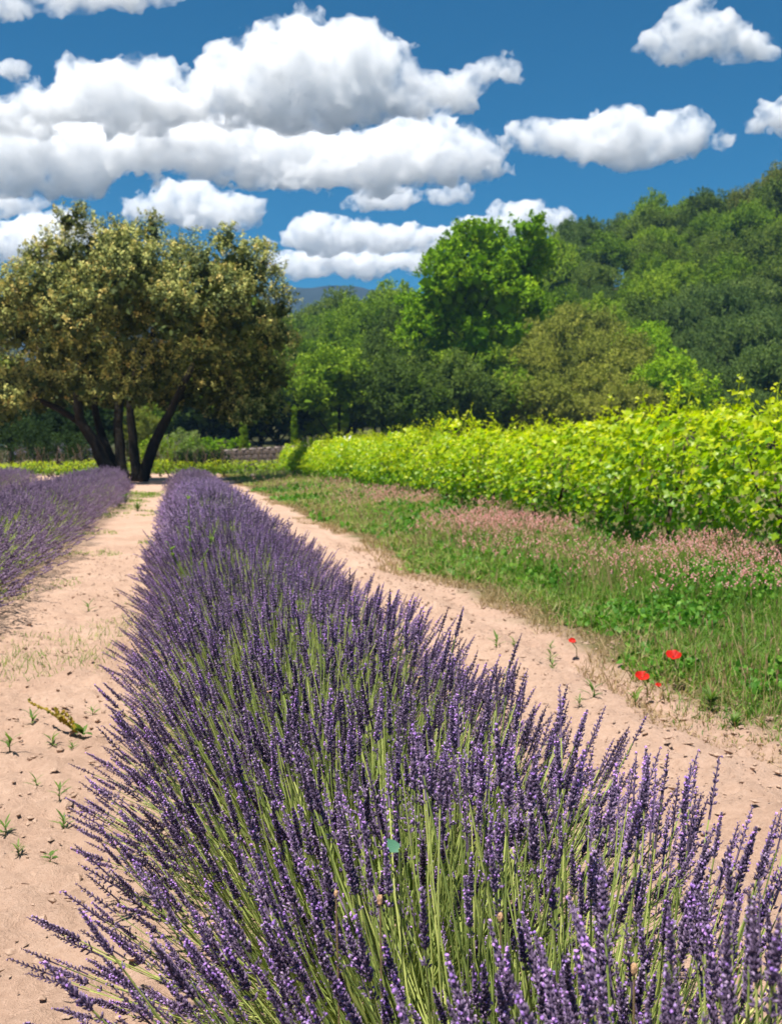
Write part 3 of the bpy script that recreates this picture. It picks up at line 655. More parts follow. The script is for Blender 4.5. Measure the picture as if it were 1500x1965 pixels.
def place_tree(kind, x, y, z, R, H, rng, label=None, group='trees of the wooded hill'):
    P = PROTO[kind]; c, tr, r0, h0 = P[rng.randint(len(P))]
    t = thing(kind_names[kind], label or LABELS[kind], 'tree', (x, y, z - 0.2), rng.uniform(0, 6.28), group)
    t.scale = (R / r0, R / r0, H / h0)
    link('trunk', tr, t); link('crown', c, t)
    return t
kind_names = {'mid': 'oak_tree', 'dark': 'evergreen_tree', 'olive': 'olive_green_tree', 'grey': 'grey_holm_oak', 'pine': 'pine_tree', 'bright': 'light_green_tree', 'shade': 'shade_painted_tree'}
ANCHORS = [(560, 580, 'pine'), (640, 575, 'pine'), (720, 575, 'pine'), (590, 640, 'dark'), (620, 720, 'mid'), (700, 700, 'mid'), (640, 790, 'mid'), (720, 620, 'mid'), (770, 700, 'dark'), (760, 780, 'dark'), (860, 740, 'mid'), (960, 620, 'grey'),
           (840, 690, 'dark'), (930, 700, 'dark'), (1010, 560, 'mid'), (1080, 480, 'mid'), (1150, 450, 'dark'), (1130, 560, 'grey'), (1180, 620, 'mid'), (1090, 710, 'olive'), (1000, 760, 'olive'), (1240, 710, 'bright'), (1260, 390, 'pine'), (1340, 360, 'pine'), (1420, 350, 'pine'), (1490, 370, 'pine'), (1300, 480, 'mid'),
           (1400, 480, 'mid'), (1430, 560, 'dark'), (1300, 580, 'mid'), (1440, 660, 'grey'), (1340, 700, 'grey'), (1200, 520, 'mid'), (1480, 500, 'mid'), (900, 790, 'dark'), (1200, 760, 'olive')]
def build_wood():
    rng = np.random.RandomState(91); pts = []
    def px_of(x, y, z):
        v = Vector((x, y, z - EYE)); f_ = v.dot(_f); return 750 + F * v.dot(_r) / f_, 982.5 - F * v.dot(_u) / f_
    k = 0
    while k < 9000:
        k += 1; y = 92 + 125 * rng.rand() ** 0.9; x = rng.uniform(0.02 * y, 0.60 * y)
        sp = 4.4 + (y - 92) * 0.026
        if all((x - a) ** 2 + (y - b) ** 2 > sp * sp for a, b in pts): pts.append((x, y))
    AN = np.array([a[:2] for a in ANCHORS], float)
    for x, y in pts:
        z = float(hill_height(np.array([x]), np.array([y]))[0])
        px, py = px_of(x, y, z + 5)
        d = np.hypot(AN[:, 0] - px, (AN[:, 1] - py) * 1.2) + rng.normal(size=len(AN)) * 22
        kind = ANCHORS[int(np.argmin(d))][2]
        if kind == 'mid' and rng.rand() < 0.22: kind = 'dark'
        R_ = rng.uniform(2.7, 4.3) * (1 + (y - 92) / 330); H = R_ * rng.uniform(2.1, 2.8) * (1.3 if kind == 'pine' else 1.0)
        if 770 < px < 1060 and 118 < y < 140 and py < 620: H *= 0.8
        if y < 100: H *= rng.uniform(0.75, 1.0)
        where = ('left of the bright plane tree' if px < 775 else 'around the plane tree' if px < 1060 else 'right of the plane tree' if px < 1290 else 'near the right edge')
        slope = 'just over the vines' if py > 700 else 'halfway uphill' if y < 165 else 'along the hill crest'
        place_tree(kind, x, y, z, R_, H, rng, '%s%s %s, %s' % ('tall ' if H > 9.5 else 'low ' if H < 7 else '', LABELS[kind], slope, where))
    for px, y, R_, H, kind in ((790, 93, 3.2, 7.0, 'mid'), (850, 95, 3.4, 7.4, 'dark'), (915, 94, 3.3, 7.6, 'dark'), (975, 95, 3.3, 7.8, 'mid'), (1030, 94, 3.0, 6.6, 'olive')):
        place_tree(kind, at(px, 868, y).x, y, 0.3, R_, H, rng, LABELS[kind] + ' in front of the foot of the bright plane tree')
    return len(pts)
print('hill trees', build_wood())
def build_plane():
    rng = np.random.RandomState(66); Y0 = 100.0; p = at(905, 700, Y0); base = np.array([p.x, Y0, 1.0]); s = Y0 / F; lobes = []
    t = thing('plane_tree', 'tall bright green plane tree rising above the hillside wood', 'tree', tuple(base))
    for px, py, rp in ((840, 560, 60), (900, 540, 70), (880, 480, 45), (940, 470, 50), (1000, 450, 34), (1020, 430, 18), (960, 520, 60), (1010, 500, 45), (830, 620, 50), (900, 610, 60), (960, 580, 50), (810, 590, 38), (850, 510, 38), (905, 455, 22), (1030, 470, 30), (990, 560, 40), (800, 640, 30), (1035, 500, 34), (1045, 455, 22), (1020, 550, 34), (830, 650, 40), (900, 660, 45), (960, 645, 45), (860, 600, 50), (1010, 600, 36), (930, 520, 60)):
        q = at(px, py, Y0); lobes.append((q.x - base[0], rng.uniform(-3, 3), q.z - base[2], rp * s, rp * s, rp * s * 0.85))
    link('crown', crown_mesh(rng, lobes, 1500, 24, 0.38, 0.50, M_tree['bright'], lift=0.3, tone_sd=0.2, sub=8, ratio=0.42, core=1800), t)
    link('trunk', trunk_mesh(rng, 20, 0.30, M_bark, 8, 3.0), t)
build_plane()
# trees and shrubs behind the oak
rng = np.random.RandomState(23)
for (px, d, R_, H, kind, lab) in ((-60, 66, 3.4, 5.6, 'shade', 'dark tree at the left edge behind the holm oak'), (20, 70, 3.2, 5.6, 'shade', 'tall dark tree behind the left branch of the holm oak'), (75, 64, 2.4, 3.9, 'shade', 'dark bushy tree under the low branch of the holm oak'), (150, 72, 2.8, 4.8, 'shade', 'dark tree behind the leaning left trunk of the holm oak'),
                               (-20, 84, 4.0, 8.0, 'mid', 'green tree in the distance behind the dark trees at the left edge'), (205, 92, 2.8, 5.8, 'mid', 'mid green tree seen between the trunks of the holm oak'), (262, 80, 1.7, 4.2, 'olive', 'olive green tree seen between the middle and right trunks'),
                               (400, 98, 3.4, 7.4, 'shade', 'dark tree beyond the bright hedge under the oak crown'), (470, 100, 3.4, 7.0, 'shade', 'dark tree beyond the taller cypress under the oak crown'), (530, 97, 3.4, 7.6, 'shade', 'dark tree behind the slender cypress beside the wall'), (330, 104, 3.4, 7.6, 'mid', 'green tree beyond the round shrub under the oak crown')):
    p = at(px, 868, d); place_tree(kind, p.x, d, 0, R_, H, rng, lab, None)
def shrub(name, label, cat, px, d, R_, H, kind, seed, leaf=0.12, lobes=9):
    rng = np.random.RandomState(seed); p = at(px, 868, d); t = thing(name, label, cat, (p.x, d, 0))
    L = round_lobes(rng, R_, H, lobes, H * 0.5) + [(0, 0, H * 0.3, R_ * 0.8, R_ * 0.8, H * 0.32)]
    link('foliage', crown_mesh(rng, L, 260, 24, leaf, 0.22, M_tree[kind], low=-0.7), t)
    mb = MB(); tube(mb, [(0, 0, -0.1), (0.03, 0, H * 0.3), (0, 0.03, H * 0.6)], [0.09, 0.07, 0.03], 7); link('stem', mb.mesh('stem', [M_bark], smooth=True), t)
shrub('round_shrub', 'rounded grey green shrub right of the leaning right trunk', 'shrub', 350, 63, 1.35, 2.2, 'grey', 301)
shrub('leafy_shrub', 'mid green shrub seen through the gap between the oak trunks', 'shrub', 300, 60, 1.1, 1.9, 'mid', 302)
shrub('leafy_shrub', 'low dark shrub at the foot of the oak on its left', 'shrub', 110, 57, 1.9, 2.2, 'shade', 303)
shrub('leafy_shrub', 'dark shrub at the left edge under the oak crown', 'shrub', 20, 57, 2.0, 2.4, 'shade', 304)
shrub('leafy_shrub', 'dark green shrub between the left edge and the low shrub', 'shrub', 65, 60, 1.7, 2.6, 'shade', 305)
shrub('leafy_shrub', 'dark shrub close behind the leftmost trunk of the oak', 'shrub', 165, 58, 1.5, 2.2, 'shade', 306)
def cypress(px, py_top, d, r, label, seed):
    rng = np.random.RandomState(seed); p = at(px, 868, d); H = at(px, py_top, d).z; t = thing('clipped_cypress', label, 'cypress', (p.x, d, 0), 0, None)
    lobes = [(0, 0, z, r * (1 - 0.35 * (z / H) ** 3), r * (1 - 0.35 * (z / H) ** 3), H * 0.09) for z in np.linspace(H * 0.08, H * 0.93, 12)]
    link('foliage', crown_mesh(rng, lobes, 420, 22, 0.09, 0.10, M_tree['mid'], lift=1.0, low=-1.1), t)
    mb = MB(); tube(mb, [(0, 0, -0.1), (0, 0, H * 0.5), (0, 0, H * 0.85)], [0.07, 0.05, 0.02], 6); link('trunk', mb.mesh('trunk', [M_bark], smooth=True), t)
cypress(468, 812, 66, 0.21, 'short slim clipped cypress standing behind the stone wall', 311)
cypress(565, 782, 66, 0.13, 'tall very slender cypress at the right end of the stone wall', 312)
def hedge(name, label, px0, px1, d, z1, dep, kind, seed, leaf, tufts):
    rng = np.random.RandomState(seed); a, b = at(px0, 868, d).x, at(px1, 868, d).x; cx = (a + b) / 2; t = thing(name, label, 'hedge', (cx, d, 0))
    n = max(4, int((b - a) / (z1 * 0.5))); L = [(x, rng.normal() * 0.05, z1 * q, z1 * 0.42, dep, z1 * 0.32) for x in np.linspace(a - cx + z1 * 0.25, b - cx - z1 * 0.25, n) for q in (0.34, 0.66)]
    link('foliage', crown_mesh(rng, L, tufts, 24, leaf, 0.16, M_tree[kind], low=-0.8, lift=0.5), t)
    mb = MB()
    for x in np.linspace(a - cx + 0.3, b - cx - 0.3, n): tube(mb, [(x, 0, -0.1), (x + 0.04, 0, z1 * 0.6)], [0.05, 0.03], 6)
    link('stems', mb.mesh('stems', [M_bark], smooth=True), t, kind='stuff')
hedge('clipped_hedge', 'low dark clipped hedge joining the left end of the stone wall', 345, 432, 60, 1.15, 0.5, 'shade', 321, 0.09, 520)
hedge('leafy_hedge', 'bright green vine hedge beyond the dark clipped hedge', 355, 470, 82, 2.15, 0.6, 'bright', 322, 0.16, 420)
# ------------------------------------------------------------------ lavender
BIP_V = np.array([(0, 0, 0), (1, 0, .55), (0, 1, .55), (-1, 0, .55), (0, -1, .55), (0, 0, 1)], float)
BIP_F = np.array([[0, 2, 1], [0, 3, 2], [0, 4, 3], [0, 1, 4], [1, 2, 5], [2, 3, 5], [3, 4, 5], [4, 1, 5]])
BI3_V = np.array([(0, 0, 0), (1, 0, .55), (-.5, .87, .55), (-.5, -.87, .55), (0, 0, 1)], float)
BI3_F = np.array([[0, 2, 1], [0, 3, 2], [0, 1, 3], [1, 2, 4], [2, 3, 4], [3, 1, 4]])
BOW = 0.055
TIPA = math.atan(BOW * math.pi)
def spike_pieces(mb, rng, whorls, per, florets, length=0.066, m=0, sides=4):
    """whorls of buds round an axis along +Z, some open; one or two whorls stand apart below"""
    P = []; A = []; S = []; T = []
    zs = list(length * np.linspace(0.0, 1, whorls) ** 0.92)
    if rng.rand() < 0.7: zs = [-rng.uniform(0.013, 0.028)] + zs
    if rng.rand() < 0.25: zs = [-rng.uniform(0.034, 0.05)] + zs
    for i, z in enumerate(zs):
        f = max(0.0, z / length); r = (1.0 - 0.62 * f ** 1.8) * rng.uniform(0.88, 1.12)
        k = per if z >= 0 else max(3, per - 2)
        ph = rng.uniform(0, 6.28)
        for q in range(k):
            a = ph + q * 2 * math.pi / k + rng.normal() * 0.15
            el = rng.uniform(0.55, 0.95) + 0.45 * f
            d = np.array([math.cos(a) * math.cos(el), math.sin(a) * math.cos(el), math.sin(el)])
            P.append([math.cos(a) * 0.0012, math.sin(a) * 0.0012, z + rng.normal() * 0.0015]); A.append(d)
            S.append([0.0019 * r, 0.0019 * r, 0.0088 * r]); T.append(np.clip(rng.normal(0.36, 0.13), 0.05, 0.6))
            if rng.rand() < florets:
                P.append([d[0] * 0.0075 * r, d[1] * 0.0075 * r, z + d[2] * 0.0075 * r]); A.append(d + rng.normal(size=3) * 0.4)
                S.append([0.0025, 0.0019, 0.0038]); T.append(rng.uniform(0.80, 0.95))
    P = np.array(P); A = np.array(A); S = np.array(S); T = np.array(T)
    tt = np.repeat(T[:, None], 6, 1); tt[:, 0] *= 0.6; tt[:, 5] = np.where(T < 0.7, np.clip(tt[:, 5] + 0.30, 0, 0.78), T)
    if sides == 3: scatter(mb, BI3_V, BI3_F, P, frames(A, rng), S * [1.1, 1.1, 1], tt[:, [0, 1, 2, 3, 5]], m)
    else: scatter(mb, BIP_V, BIP_F, P, frames(A, rng), S, tt, m)
def spike_mesh(seed, whorls=13, per=8, florets=0.13):
    rng = np.random.RandomState(seed); mb = MB()
    spike_pieces(mb, rng, whorls, per, florets)
    tube(mb, [(0, 0, -0.05), (0, 0, -0.002)], 0.0009, 4, 0.3, 1)
    tube(mb, [(0, 0, -0.003), (0, 0, 0.035), (0, 0, 0.068)], [0.0024, 0.0023, 0.0008], 5, 0.22, 0)
    return mb.mesh('flower_spike', [M_spike, M_stem])
def spike_arrays(seed, whorls, per, florets):
    mb = MB(); spike_pieces(mb, np.random.RandomState(seed), whorls, per, florets, sides=3)
    tube(mb, [(0, 0, -0.02), (0, 0, 0.066)], [0.0020, 0.0010], 3, 0.24, 0, cap=False)
    Fs = []
    for k, v in mb.F.items():
        a = np.concatenate(v); Fs.append(a if k[0] == 3 else np.concatenate([a[:, [0, 1, 2]], a[:, [0, 2, 3]]]))
    return np.concatenate(mb.V), np.concatenate(Fs), np.concatenate(mb.T)
def coarse_spike(seed):
    rng = np.random.RandomState(seed); mb = MB()
    P = np.array([[0, 0, z] for z in (-0.006, 0.016, 0.037, 0.056)]) + rng.normal(size=(4, 3)) * 0.0012
    A = np.tile([0, 0, 1.0], (4, 1)) + rng.normal(size=(4, 3)) * 0.2
    S = np.array([[w, w, l] for w, l in ((0.0075, 0.026), (0.0085, 0.028), (0.0072, 0.027), (0.0052, 0.024))])
    t = np.clip(rng.normal(0.5, 0.22, (4, 6)), 0.02, 1)
    scatter(mb, BIP_V, BIP_F, P, frames(A, rng), S, t)
    return np.concatenate(mb.V), np.concatenate([np.concatenate(v) for v in mb.F.values()]), np.concatenate(mb.T)
def stem_pieces(n_seg, n_side, rad=0.0022):
    """a stem of unit length along +Z, sagging a little so that its end curves upwards"""
    mb = MB(); t = np.linspace(0, 1, n_seg + 1)
    pts = np.stack([-BOW * np.sin(math.pi * t), t * 0, t], -1)
    if n_side >= 3: tube(mb, pts, np.linspace(rad * 1.25, rad * 0.8, n_seg + 1), n_side, 0.5, 0, cap=False)
    else:
        w = np.linspace(rad * 1.3, rad * 0.9, n_seg + 1)
        V = np.concatenate([pts + np.stack([t * 0, w, t * 0], -1), pts - np.stack([t * 0, w, t * 0], -1)])
        k = n_seg + 1; i = np.arange(n_seg)
        mb.add(V, np.stack([i, i + k, i + k + 1, i + 1], -1), 0.5)
    return np.concatenate(mb.V), np.concatenate([np.concatenate(v) for v in mb.F.values()])
def stalks(rng, n, rx=0.58, ry=0.48, z0=0.13, hz=0.50):
    """where the stalks of one bush stand: foot, orientation, length, size of the head"""
    ct = rng.uniform(0.03, 1.0, n); st = np.sqrt(1 - ct ** 2); ph = rng.uniform(0, 2 * np.pi, n)
    k = 1 + rng.normal(size=n) * 0.075
    lump = 1 + 0.10 * (vnoise(np.stack([np.cos(ph) * st * 2.2 + 5, np.sin(ph) * st * 2.2 + 9, ct * 2.2 + rng.rand() * 40], -1)) - 0.5) * 2
    k = k * lump
    tip = np.stack([rx * st * np.cos(ph) * k, ry * st * np.sin(ph) * k, z0 + hz * ct * k], -1)
    foot = np.stack([0.15 * st * np.cos(ph), 0.16 * st * np.sin(ph), np.full(n, 0.02)], -1) + rng.normal(size=(n, 3)) * [0.03, 0.04, 0.005]
    d = tip - foot; L = np.linalg.norm(d, axis=1); z = d / L[:, None]
    up = np.array([0, 0, 1.0]) + rng.normal(size=(n, 3)) * 0.25
    x = up - z * (up * z).sum(1)[:, None]; x /= np.linalg.norm(x, axis=1)[:, None]
    y = np.cross(z, x)
    return foot, np.stack([x, y, z], -1), L, rng.uniform(0.78, 1.22, n), tip
RYT = np.array([[math.cos(TIPA), 0, math.sin(TIPA)], [0, 1, 0], [-math.sin(TIPA), 0, math.cos(TIPA)]])
BLADE_V = np.array([(-.5, 0, 0), (.5, 0, 0), (.42, .04, .55), (-.42, .04, .55), (0, .12, 1)], float)
BLADE_F = [np.array([[0, 1, 2, 3]]), np.array([[3, 2, 4]])]
def joined_stalks(rng, st, spikes, stem, rad_scale=1.0, mats=None):
    foot, rot, L, s, tip = st; n = len(L)
    ms = MB(); scatter(ms, stem[0], stem[1], foot, rot, L, np.clip(rng.normal(0.5, 0.22, n), 0, 1))
    mh = MB(); pos = foot + rot[:, :, 2] * L[:, None]; r2 = rot @ RYT
    who = rng.randint(len(spikes), size=n); off = rng.normal(0, 0.12, n)
    for w in range(len(spikes)):
        k = np.where(who == w)[0]
        sp = spikes[w]
        scatter(mh, sp[0], sp[1], pos[k], r2[k] , s[k], np.clip(sp[2][None] + off[k][:, None], 0, 1))
    return ms.mesh('stems', [M_stem]), mh.mesh('blossom', [mats or M_spike])
def leafy_base(rng, n, rx=0.5, ry=0.45):
    """narrow grey-green leaves and bare green shoots low in the bush"""
    mb = MB()
    ct = rng.uniform(0, 1, n); st = np.sqrt(1 - ct ** 2); ph = rng.uniform(0, 6.283, n); k = rng.uniform(0.35, 0.85, n)
    p = np.stack([rx * st * np.cos(ph) * k, ry * st * np.sin(ph) * k, 0.03 + 0.34 * ct * k], -1)
    d = np.stack([st * np.cos(ph), st * np.sin(ph), ct + 0.5], -1) + rng.normal(size=(n, 3)) * 0.35
    scatter(mb, BLADE_V, BLADE_F, p, frames(d, rng), np.stack([rng.uniform(0.0045, 0.008, n)] * 2 + [rng.uniform(0.05, 0.12, n)], -1), np.clip(rng.normal(0.45, 0.25, n), 0, 1))
    return mb.mesh('foliage', [M_lavleaf])

NEAR_SPIKES = [spike_mesh(100 + k) for k in range(8)]
STEM_NEAR = []
for k in range(4):
    v, f = stem_pieces(6, 5, 0.0026); mbx = MB(); mbx.add(v, f, [0.3, 0.45, 0.6, 0.8][k]); STEM_NEAR.append(mbx.mesh('flower_stalk', [M_stem], smooth=True))
MID = [spike_arrays(200 + k, 8, 5, 0.10) for k in range(6)]
FAR = [coarse_spike(300 + k) for k in range(8)]
STEM_MID = stem_pieces(4, 3, 0.0026); STEM_FAR = stem_pieces(3, 2, 0.0030)
MID_ROW = 'lavender bushes of the middle row'
def near_bush(x, y, seed, label, singles=300, n=640):
    rng = np.random.RandomState(seed)
    t = thing('lavender_bush', label, 'lavender bush', (x, y, 0), 0, MID_ROW)
    foot, rot, L, s, tip = stalks(rng, n)
    d = np.linalg.norm(tip + np.array([x, y, 0]) - np.array([0, 0, EYE]), axis=1)
    px = tip[:, 0] + x; py = tip[:, 1] + y
    d = d + np.where(py < 0.75, 5, 0) + 0.3 * np.maximum(0, 0.2 - tip[:, 2])
    o = np.argsort(d); one, rest = o[:singles], o[singles:]
    rest = rest[rng.rand(len(rest)) < 1]
    for k in one:
        so = bpy.data.objects.new('flower_stalk', STEM_NEAR[rng.randint(4)]); COL.objects.link(so); so.parent = t
        so.matrix_local = Matrix.Translation(foot[k]) @ Matrix(rot[k].tolist()).to_4x4() @ Matrix.Scale(L[k], 4)
        ho = bpy.data.objects.new('flower_spike', NEAR_SPIKES[rng.randint(8)]); COL.objects.link(ho); ho.parent = so
        q = s[k] / L[k]
        ho.location = (0, 0, 1); ho.rotation_euler = (0, TIPA, 0); ho.scale = (q * 0.9, q * 0.9, q * rng.uniform(0.85, 1.2))
    ms, mh = joined_stalks(rng, tuple(a[rest] for a in (foot, rot, L, s, tip)), MID, STEM_MID)
    link('stems', ms, t, kind='stuff'); link('blossom', mh, t, kind='stuff')
    # bare shoots among the stalks
    f2, r2, L2, _, _ = stalks(rng, 260); mb = MB()
    scatter(mb, STEM_MID[0], STEM_MID[1], f2, r2, L2 * rng.uniform(0.55, 0.9, 260), np.clip(rng.normal(0.62, 0.2, 260), 0, 1))
    link('shoots', mb.mesh('shoots', [M_stem]), t, kind='stuff')
    link('foliage', leafy_base(rng, 420), t, kind='stuff')
    return t
def bush_variant(seed, n, spikes, stem, mat, leaves):
    rng = np.random.RandomState(seed)
    ms, mh = joined_stalks(rng, stalks(rng, n), spikes, stem, mats=mat)
    return ms, mh, leafy_base(rng, leaves)
def place_bush(v, x, y, rz, sc, label, group):
    t = thing('lavender_bush', label, 'lavender bush', (x, y, 0), rz, group); t.scale = sc
    link('stems', v[0], t, kind='stuff'); link('blossom', v[1], t, kind='stuff'); link('foliage', v[2], t, kind='stuff')
    return t
rng = np.random.RandomState(5)
near_bush(0.60, 0.88, 61, 'lavender bush at the very bottom of the picture in the middle row', singles=200)
near_bush(0.50, 1.48, 62, 'lavender bush with big dark spikes fanning over the lower picture', singles=300)
near_bush(0.42, 2.10, 63, 'lavender bush with bright green stems showing, behind the lowest spikes', singles=300)
near_bush(0.44, 2.72, 64, 'lavender bush in the middle row beside the two young weeds in the lane', singles=300)
near_bush(0.42, 3.32, 65, 'lavender bush in the middle row level with the red poppies', singles=300)
V_mid = [bush_variant(70 + k, 580, MID, STEM_MID, M_spike, 300) for k in range(2)]
V_far = [bush_variant(80 + k, 620, FAR, STEM_FAR, M_spike, 200) for k in range(3)]
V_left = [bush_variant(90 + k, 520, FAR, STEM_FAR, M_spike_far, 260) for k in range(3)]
y = 3.94
while y < 31.2:
    V = V_mid if y < 8.5 else (V_far if y < 19 else V_left)
    place_bush(V[rng.randint(len(V))], 0.395 + 0.003 * y + rng.normal() * 0.035, y, rng.choice([0, math.pi]) + rng.normal() * 0.12, tuple(rng.uniform(0.94, 1.06, 3)),
               'purple lavender bush of the middle row, %s' % ('just before the tall green weed' if y < 7 else 'beyond the tall green weed' if y < 15 else 'in its hazy far part') if y < 30.6 else 'rounded pale lavender bush that ends the middle row', MID_ROW if y < 30.6 else None)
    y += 0.62
y = 3.2
while y < 31.5:
    place_bush(V_left[rng.randint(3)], -1.80 + rng.normal() * 0.03, y, rng.choice([0, math.pi]) + rng.normal() * 0.12, tuple(rng.uniform(0.97, 1.09, 3) * [1.12, 1, 1]),
               'greyish purple lavender bush of the left row, %s' % ('by the left edge of the picture' if y < 12 else 'beside the grassy part of the path' if y < 21 else 'in its far part') if y < 30.9 else 'rounded end bush of the left lavender row below the oak trunks', 'lavender bushes of the left row' if y < 30.9 else None)
    y += 0.63
y = 17.0
while y < 31.5:
    place_bush(V_left[rng.randint(3)], -4.15 + rng.normal() * 0.03, y, rng.choice([0, math.pi]) + rng.normal() * 0.12, tuple(rng.uniform(0.97, 1.09, 3)),
               'pale lavender bush in the far left row at the edge of the picture' if y < 31.0 else 'pale rounded end bush of the far left lavender row', 'lavender bushes of the far left row' if y < 31.0 else None)
    y += 0.63
# ------------------------------------------------------------------ grass verge with pink flowers
def verge_edge(y): return 2.33 + 0.16 * np.sin(y * 0.9 + 1) + 0.10 * np.sin(y * 2.3) + 0.07 * np.sin(y * 5.1 + 2)
GB_V = np.array([(-.5, 0, 0), (.5, 0, 0), (.36, .10, .6), (-.36, .10, .6), (0, .42, 1)], float)
def build_verge():
    rng = np.random.RandomState(12)
    mb = MB(); fl = MB(); hb = MB(); dry = MB()
    for (y0, y1, n, w) in ((3.4, 6.5, 30000, 0.0055), (6.5, 11, 40000, 0.007), (11, 20, 36000, 0.011), (20, 36, 28000, 0.019), (36, 57, 14000, 0.032)):
        y = rng.uniform(y0, y1, n); e = verge_edge(y); u = rng.rand(n) ** 1.05; x = e - 0.12 + u * (5.8 - e); w = np.full(n, w)
        if y0 < 6: k = (x - 750 / F * 0) < 0.62 * y + 0.6; x, y, e, u, w = x[k], y[k], e[k], u[k], w[k]
        n = len(x); t = np.clip((x - e) / 4.2, 0, 1)
        patch = fbm(np.stack([x * 0.9, y * 0.55, x * 0 + 3], -1), 3)
        h = (0.08 + 0.22 * np.clip(t * 2.4, 0, 1) - 0.10 * np.clip((t - 0.5) * 2, 0, 1)) * np.clip(0.2 + 3.2 * patch ** 2, 0.3, 1.15) * rng.uniform(0.5, 1.35, n)
        pd = np.exp(-(x - e) / 0.15) * 0.9 + np.clip((y - 9) / 22, 0, 0.30) * np.exp(-(x - e) / 1.3) + 0.13 + 1.2 * np.clip(patch - 0.50, 0, 1)
        sparse = np.exp(-np.maximum(x - e - 0.12, 0) / 0.18); keep = rng.rand(n) > 0.55 * sparse * (patch > 0.43)
        isd = (rng.rand(n) < pd) & keep; isg = ~isd & keep
        d = rng.normal(size=(n, 3)) * [0.45, 0.45, 0.0] + [0.05, 0, 1.0]
        z = soil_height(x, y)
        tone = np.clip(rng.normal(0.46, 0.24, n) + (patch - 0.45) * 1.3 + np.clip((y - 9) / 25, 0, 0.35), 0, 1)
        fr = frames(d, rng); S = np.stack([w * rng.uniform(0.7, 1.4, n), h * rng.uniform(0.5, 2.2, n), h * 0.85], -1)
        scatter(mb, GB_V, BLADE_F, np.stack([x, y, z - 0.01], -1)[isg], fr[isg], S[isg], tone[isg], 0)
        scatter(dry, GB_V, BLADE_F, np.stack([x, y, z - 0.01], -1)[isd], fr[isd], S[isd] * [0.8, 1, 1.05], np.clip(rng.normal(0.5, 0.25, isd.sum()), 0, 1), 0)
    # broad leaved herbs
    LV = np.array([(0, 0, 0), (.36, .06, .38), (-.36, .06, .38), (.26, .05, .78), (-.26, .05, .78), (0, -.03, 1)], float)
    LF = [np.array([[0, 1, 2]]), np.array([[2, 1, 3, 4]]), np.array([[4, 3, 5]])]
    for (y0, y1, n, s) in ((3.4, 8, 21000, 0.042), (8, 16, 19000, 0.055), (16, 34, 7000, 0.10)):
        y = rng.uniform(y0, y1, n); e = verge_edge(y); x = e + 0.12 + rng.rand(n) * (5.4 - e)
        patch = fbm(np.stack([x * 1.3 + 40, y * 0.9, x * 0], -1), 3); k = (patch > 0.42) & (x < 0.62 * y + 0.6)
        x, y, e, patch = x[k], y[k], e[k], patch[k]; n = len(x)
        z = soil_height(x, y) + rng.rand(n) * np.clip((x - e) * 0.16, 0.04, 0.27)
        d = rng.normal(size=(n, 3)) + [0, 0, 0.5]
        scatter(hb, LV, LF, np.stack([x, y, z], -1), frames(d, rng), s * rng.uniform(0.5, 1.2, n), np.clip(rng.normal(0.45, 0.22, n) + (patch - 0.5), 0, 1))
    # pink flower heads on thin stalks
    V1, F1 = ICO1
    for (y0, y1, n, s) in ((4.5, 9, 1500, 0.0125), (9, 15, 4600, 0.0145), (15, 26, 2300, 0.015), (26, 50, 1000, 0.020)):
        y = rng.uniform(y0, y1, n); e = verge_edge(y); t = rng.beta(2.0, 1.1, n); x = e + 0.5 + t * (5.05 - e - 0.5)
        patch = fbm(np.stack([x * 0.8 + 9, y * 0.5, x * 0], -1), 2); k = (patch > 0.40) & (x < 0.62 * y + 0.6); x, y, e, t = x[k], y[k], e[k], t[k]; n = len(x)
        h = 0.27 + 0.08 * t + rng.uniform(-0.08, 0.12, n); z0 = soil_height(x, y)
        lean = rng.normal(size=(n, 2)) * 0.07
        foot = np.stack([x, y, z0], -1); top = foot + np.stack([lean[:, 0], lean[:, 1], h], -1)
        scatter(mb, GB_V, BLADE_F, foot, frames(top - foot, rng), np.stack([np.full(n, 0.003 + s * 0.15), np.zeros(n), np.linalg.norm(top - foot, axis=1)], -1), 0.6, 0)
        for q in range(3):
            a = rng.uniform(0, 6.28, n); p = top + np.stack([np.cos(a) * s * 0.9, np.sin(a) * s * 0.9, np.full(n, (q - 2.0) * s)], -1)
            scatter(fl, BIP_V - [0, 0, .5], BIP_F, p, rand_rot(rng, n), np.stack([s * rng.uniform(.4, .75, n), s * rng.uniform(.4, .75, n), s * rng.uniform(.8, 1.5, n)], -1), np.clip(rng.normal(0.5, 0.25, n), 0, 1))
    # taller stalks and seed heads standing out of the grass in loose groups
    for (y0, y1, n, w) in ((3.6, 8, 1500, 0.0035), (8, 16, 2600, 0.0055), (16, 34, 2000, 0.011)):
        y = rng.uniform(y0, y1, n); e = verge_edge(y); x = e + 0.15 + rng.rand(n) * (5.3 - e)
        patch = fbm(np.stack([x * 0.9 + 77, y * 0.6, x * 0], -1), 3); k = (patch > 0.45) & (x < 0.62 * y + 0.6); x, y, e = x[k], y[k], e[k]; n = len(x)
        h = rng.uniform(0.18, 0.46, n) * np.clip(0.55 + (x - e) * 0.5, 0.4, 1); d = rng.normal(size=(n, 3)) * [0.22, 0.22, 0] + [0, 0, 1.0]; fr = frames(d, rng); foot = np.stack([x, y, soil_height(x, y)], -1)
        scatter(dry, GB_V, BLADE_F, foot, fr, np.stack([np.full(n, w), h * 0.25, h], -1), np.clip(rng.normal(0.55, 0.25, n), 0, 1))
        top = foot + fr[:, :, 2] * h[:, None] + fr[:, :, 1] * (h * 0.08)[:, None]
